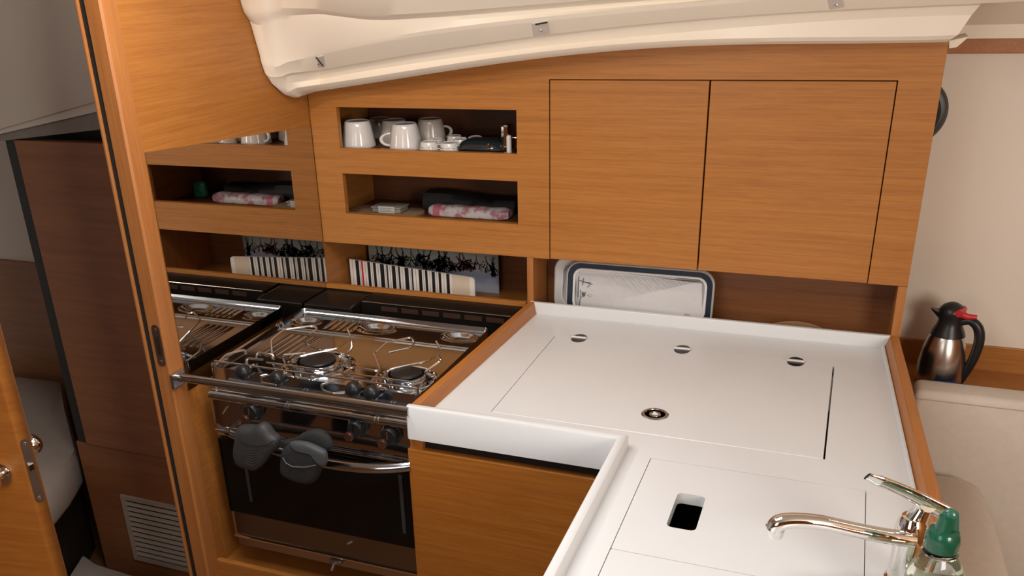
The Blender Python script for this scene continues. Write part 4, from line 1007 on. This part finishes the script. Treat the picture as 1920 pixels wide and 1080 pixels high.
# ================================================================== RIGHT SIDE
# thermos jug
c = at(1773, 640, y=0.15); tx, ty, tz = c.x-0.003, 0.17, -0.1495
c = at(1773, 640, y=ty); tx = c.x
topz = at(1795, 567, y=ty).z
th = thing('thermos_jug', 'steel thermos jug with black handle and red lever behind the sofa backrest', 'thermos', (tx, ty, tz))
H = topz-tz
k_ = H/0.262
bprof = [(0, 0), (.060, 0), (.064, .006), (.0665, .03), (.0655, .075), (.060, .115), (.050, .150), (.0455, .160)]
obj('body', MB().lathe([(r_*k_, h*k_) for r_, h in bprof]+[(0, .16*k_)], (tx, ty, tz), 'z', 48), M_thermosteel, th, smooth=True, angle=50)
nprof = [(.0, .1605), (.0475, .1605), (.044, .172), (.036, .190), (.033, .205), (.034, .222), (.037, .232), (.034, .242), (.026, .252), (.012, .260), (0, .262)]
obj('neck', MB().lathe([(r_*k_, h*k_) for r_, h in nprof], (tx+0.002, ty, tz), 'z', 48), M_black, th, smooth=True, angle=50)
mb = MB(); bx, bz_ = tx-0.026*k_, tz+.222*k_
mb.loft([[Vector((bx+.018, ty-.022, bz_-.022)), Vector((bx+.018, ty+.022, bz_-.022)), Vector((bx+.012, ty+.020, bz_+.012)), Vector((bx+.012, ty-.020, bz_+.012))],
         [Vector((bx-.008, ty-.012, bz_-.004)), Vector((bx-.008, ty+.012, bz_-.004)), Vector((bx-.012, ty+.012, bz_+.010)), Vector((bx-.012, ty-.012, bz_+.010))],
         [Vector((bx-.024, ty-.004, bz_+.011)), Vector((bx-.024, ty+.004, bz_+.011)), Vector((bx-.026, ty+.004, bz_+.0155)), Vector((bx-.026, ty-.004, bz_+.0155))]])
obj('spout', mb, M_black, th, smooth=True, angle=60)
hp = [Vector((tx+.028*k_, ty-.01, tz+.206*k_)), Vector((tx+.052*k_, ty-.014, tz+.214*k_)), Vector((tx+.074*k_, ty-.018, tz+.198*k_)), Vector((tx+.084*k_, ty-.02, tz+.165*k_)), Vector((tx+.082*k_, ty-.02, tz+.12*k_)), Vector((tx+.072*k_, ty-.018, tz+.07*k_)), Vector((tx+.056*k_, ty-.014, tz+.02*k_))]
hq = []
for i in range(len(hp)-1):
    p0, p1, p2, p3 = hp[max(i-1, 0)], hp[i], hp[i+1], hp[min(i+2, len(hp)-1)]
    for k in range(5):
        t_ = k/5; hq.append(0.5*((2*p1)+(-p0+p2)*t_+(2*p0-5*p1+4*p2-p3)*t_*t_+(-p0+3*p1-3*p2+p3)*t_**3))
hq.append(hp[-1])
obj('handle', MB().tube(hq, [0.0095+0.003*math.sin(i/len(hq)*PI) for i in range(len(hq))], 12), M_black, th, smooth=True)
lv = [Vector((tx+.020*k_, ty-.020, tz+.236*k_)), Vector((tx+.042*k_, ty-.020, tz+.228*k_)), Vector((tx+.066*k_, ty-.020, tz+.229*k_))]
obj('lever', MB().tube(lv, [.010, .008, .006], 10).tube([lv[0]+Vector((-.004, -.012, .003)), lv[0]+Vector((0.010, .03, .003))], .009, 10), M_redp, th, smooth=True, label='red pouring lever')
# blue bag
mb = MB(); rg = []
for k in range(15):
    x_ = 1.700+k*0.05; h = 0.020+0.012*math.sin(k*.9+1)+0.008
    yy0 = 0.084
    rg.append([Vector((x_, yy0, -0.1495)), Vector((x_, yy0, -0.1495+h*.7)), Vector((x_, yy0+.010, -0.1495+h)), Vector((x_, yy0+.018, -0.1495+h*.6)), Vector((x_, yy0+.018, -0.1495))])
tag(obj('blue_cloth', mb.loft(rg), M_blue, smooth=True, angle=60), 'folded dark blue cloth lying between the backrest and the thermos jug', 'cloth')
# sofa
bs = thing('sofa', 'cream sofa with a piped backrest, right of the galley and below the thermos jug', 'sofa', (2.1, 0.03, -0.5))
zt_ = -0.100
bc_ = obj('backrest', MB().box(1.655, 3.1, -0.015, 0.074, -0.62, zt_, 0.018, 4), M_cushion, bs, smooth=True)
obj('piping', MB().tube([(1.662, -0.0145, zt_-0.020), (3.09, -0.0145, zt_-0.020)], 0.0016, 8), M_seam, bc_, smooth=True)
zc = -0.30
co = [at(1700, 889, z=zc), at(1762, 890, z=zc), at(1800, 891, z=zc), at(1822, 898, z=zc), at(1838, 915, z=zc), at(1852, 945, z=zc), at(1870, 1005, z=zc), at(1892, 1080, z=zc), at(1925, 1200, z=zc), at(1790, 1200, z=zc)]
co = [Vector((1.694, -0.05, zc)), Vector((1.76, -0.046, zc)), Vector((1.79, -0.050, zc)), Vector((1.812, -0.064, zc)), Vector((1.828, -0.092, zc)), Vector((1.838, -0.15, zc)), Vector((1.846, -0.30, zc)), Vector((1.856, -0.60, zc)), Vector((1.870, -1.0, zc)), Vector((1.880, -1.5, zc)), Vector((1.700, -1.5, zc))]
cen = Vector((1.77, -0.8, zc))
def ins(P_, d, dz):
    out = []
    N = len(P_)
    for i in range(N):
        a_, b_, c_ = P_[i-1], P_[i], P_[(i+1) % N]
        t_ = ((b_-a_).normalized()+(c_-b_).normalized()).normalized(); n_ = Vector((t_.y, -t_.x, 0))
        if (cen-b_).dot(n_) < 0: n_ = -n_
        out.append(b_+n_*d+Vector((0, 0, dz)))
    return out
mb = MB().loft([ins(co, 0.004, -0.32), ins(co, 0, -0.05), ins(co, 0, -0.014), ins(co, .005, -.004), ins(co, .014, 0)])
tag(obj('side_cushion', mb, M_cushion, smooth=True, angle=50), 'cream cushion with a rounded corner standing against the galley side beside the tap', 'cushion')
obj('seat', MB().box(1.645, 3.1, -0.75, -0.017, -0.92, -0.625, 0.02, 3), M_cushion, bs, smooth=True)
# loudspeaker on the hull
c = at(1776, 213, y=0.27)
spk = thing('loudspeaker', 'round black loudspeaker on the hull, half hidden by the wall cabinet end', 'loudspeaker', (c.x-0.085, 0.30, c.z-0.09))
sc0 = Vector((c.x-0.080, 0.2995, c.z))
obj('housing', MB().lathe([(0, 0), (.084, 0), (.083, .010), (.076, .022), (.070, .024), (0, .024)], sc0, 'y', 48), plain('speaker_black', (0.03, 0.033, 0.034), 0.4), spk, smooth=True, angle=40)
obj('grille', MB().lathe([(0, .0241), (.066, .0241), (.060, .030), (.03, .034), (0, .035)], sc0, 'y', 48), M_rubber, spk, smooth=True)
# liner fixings
for (u, v, w_, h_, lab, sc_) in ((597, 117, 26, 20, 'small chrome hook fixing at the left end of the cream liner', 1), (1014, 54, 34, 24, 'small square fixing plate in the middle of the cream liner', 1), (1568, 6, 30, 20, 'small fixing plate near the top right of the cream liner', 1)):
    P_ = [onl(u-w_/2, v-h_/2+w_*.08, 0.019), onl(u+w_/2-4, v-h_/2-w_*.08, 0.019), onl(u+w_/2, v+h_/2-w_*.08, 0.012), onl(u-w_/2+4, v+h_/2+w_*.08, 0.012)]
    f_ = thing('liner_clip', lab, 'clip', sum(P_, Vector())/4)
    obj('plate', MB().prism(P_, [p_-LN*0.012 for p_ in P_], 0.001), plain('clip_plate', (0.62, 0.57, 0.52), 0.3) if 'clip_plate' not in bpy.data.materials else bpy.data.materials['clip_plate'], f_)
    a_, b_ = (onl(u-5, v-10, .020), onl(u+9, v+7, .018)) if u < 700 else (onl(u-10, v-8, .020), onl(u+12, v-12, .020))
    obj('catch', MB().tube([a_, b_], 0.0016, 6), M_black, f_)
    obj('screw', MB().lathe([(0, 0), (.003, 0), (.002, .0015), (0, .002)], onl(u, v+3, .018), 'y', 10), M_chrome, f_)

# ================================================================== TAP AND SOAP
fx, fyy = 1.588, -0.99
tap = thing('mixer_tap', 'chrome mixer tap with long low spout and flat raised lever beside the sink', 'tap', (fx, fyy, 0))
obj('column', MB().lathe([(0, 0), (.026, 0), (.026, .006), (.022, .010), (.021, .060), (.023, .075), (.0235, .095), (.020, .108), (.016, .116), (0, .118)], (fx, fyy, 0), 'z', 36), M_chrome, tap, smooth=True, angle=40)
sp_ = [at(1712, 1012, y=-1.005), at(1660, 1005, y=-1.02), at(1600, 993, y=-1.035), at(1540, 980, y=-1.05), at(1490, 976, y=-1.06), at(1462, 980, y=-1.066), at(1452, 990, y=-1.066)]
sq = []
for i in range(len(sp_)-1):
    p0, p1, p2, p3 = sp_[max(i-1, 0)], sp_[i], sp_[i+1], sp_[min(i+2, len(sp_)-1)]
    for k in range(5):
        t_ = k/5; sq.append(0.5*((2*p1)+(-p0+p2)*t_+(2*p0-5*p1+4*p2-p3)*t_*t_+(-p0+3*p1-3*p2+p3)*t_**3))
sq.append(sp_[-1])
n_ = len(sq)
spo = obj('spout', MB().tube(sq, [0.0125-0.002*abs(math.sin(PI*i/n_*1.0))+0.002*(i/n_) for i in range(n_)], 24), M_chrome, tap, smooth=True, angle=60)
tip = sq[-1]
obj('aerator', MB().lathe([(0, -.009), (.0115, -.009), (.0125, -.007), (.0132, .004), (.009, .008), (0, .009)], tip+Vector((0.002, 0, -0.004)), 'z', 28), M_chrome, spo, smooth=True, angle=40)
l0, l1 = at(1775, 963, y=-1.0), at(1626, 893, y=-1.03)
dv = (l1-l0); L_ = dv.length; dv.normalize(); vw = (l0-Vector((CX, CY, CZ))).normalized(); wv2 = (dv.cross(vw).normalized()*0.66+vw*0.75).normalized(); wv2 = (wv2-dv*wv2.dot(dv)).normalized(); uv = wv2.cross(dv).normalized()
rg = []
for k in range(17):
    s_ = k/16; p_ = l0+dv*(L_*s_); w_ = 0.0150-0.0045*s_ if s_ < .93 else 0.008; t_ = 0.0050 if s_ < .93 else .003
    p_ = p_+uv*(0.004*math.sin(s_*PI))
    rg.append([p_+wv2*(w_*math.cos(a_))+uv*(t_*math.sin(a_)) for a_ in [2*PI*q/16 for q in range(16)]])
obj('lever', MB().loft(rg), M_chrome, tap, smooth=True, angle=60, label='flat chrome lever')
obj('neck', MB().tube([(fx+0.002, fyy, 0.105), (fx+0.012, fyy+0.003, 0.135), l0+dv*0.03], [.017, .013, .011], 16), M_chrome, tap, smooth=True)
# soap bottle
bb = at(1762, 1035, y=-1.085)
bxs, bys = bb.x, -1.085
zc0 = at(1762, 1022, y=bys).z; zct = at(1765, 952, y=bys).z
soap = thing('soap_bottle', 'clear dish soap bottle with a dark green flip cap in front of the tap', 'bottle', (bxs, bys, 0))
hN = zc0
sbp = [(0, 0.0005), (.036, .0005), (.040, .006), (.041, hN*.45), (.038, hN*.66), (.028, hN*.84), (.021, hN*.92), (.0185, hN*.95), (.0185, hN+0.004)]
def ell(prof_, k2): 
    m_ = MB().lathe(prof_, (0, 0, 0), 'z', 40)
    for v_ in m_.bm.verts: v_.co.y *= k2
    m_.xf(Matrix.Translation((bxs, bys, 0)) @ Matrix.Rotation(0.35, 4, 'Z')); return m_
obj('bottle_body', ell(sbp+[(0, hN+.004)], 0.78), M_clear, soap, smooth=True, angle=60, label='clear plastic body')
obj('soap', ell([(0, .003), (.0345, .003), (.038, .008), (.039, hN*.44), (.037, hN*.55), (0, hN*.55)], 0.76), M_soap, soap, smooth=True, angle=60, label='pale yellow green liquid')
obj('neck_ring', MB().lathe([(.0195, 0), (.024, .001), (.024, .004), (.0195, .005)], (bxs, bys, hN-.012), 'z', 36), M_clear, soap, smooth=True)
cp_ = obj('cap', MB().lathe([(0, 0), (.0215, 0), (.0225, .003), (.0222, .011), (.0228, .013), (.0218, .023), (.019, .029), (.014, .031), (0, .031)], (bxs, bys, hN-.004), 'z', 40), M_green, soap, smooth=True, angle=35, label='dark green cap')
obj('nozzle', MB().tube([(bxs-.001, bys, hN+.024), (bxs, bys, hN+.046)], [.0125, .010], 20), M_green, cp_, smooth=True)
mb = MB(); rg = []
for k in range(13):
    s_ = k/12; z_ = hN+.022+(zct-hN-.024)*s_; w_ = .0155*(1-.25*s_)*(math.sqrt(max(0.02, 1-max(0, (s_-.72)/.28)**2)))
    rg.append([Vector((bxs+.006-.002*s_+w_*math.cos(a_)*.85, bys+.006+w_*math.sin(a_)*.6, z_)) for a_ in [2*PI*q/24 for q in range(24)]])
obj('flip_top', mb.loft(rg), M_greenl, cp_, smooth=True, angle=60, label='paler green flip top')
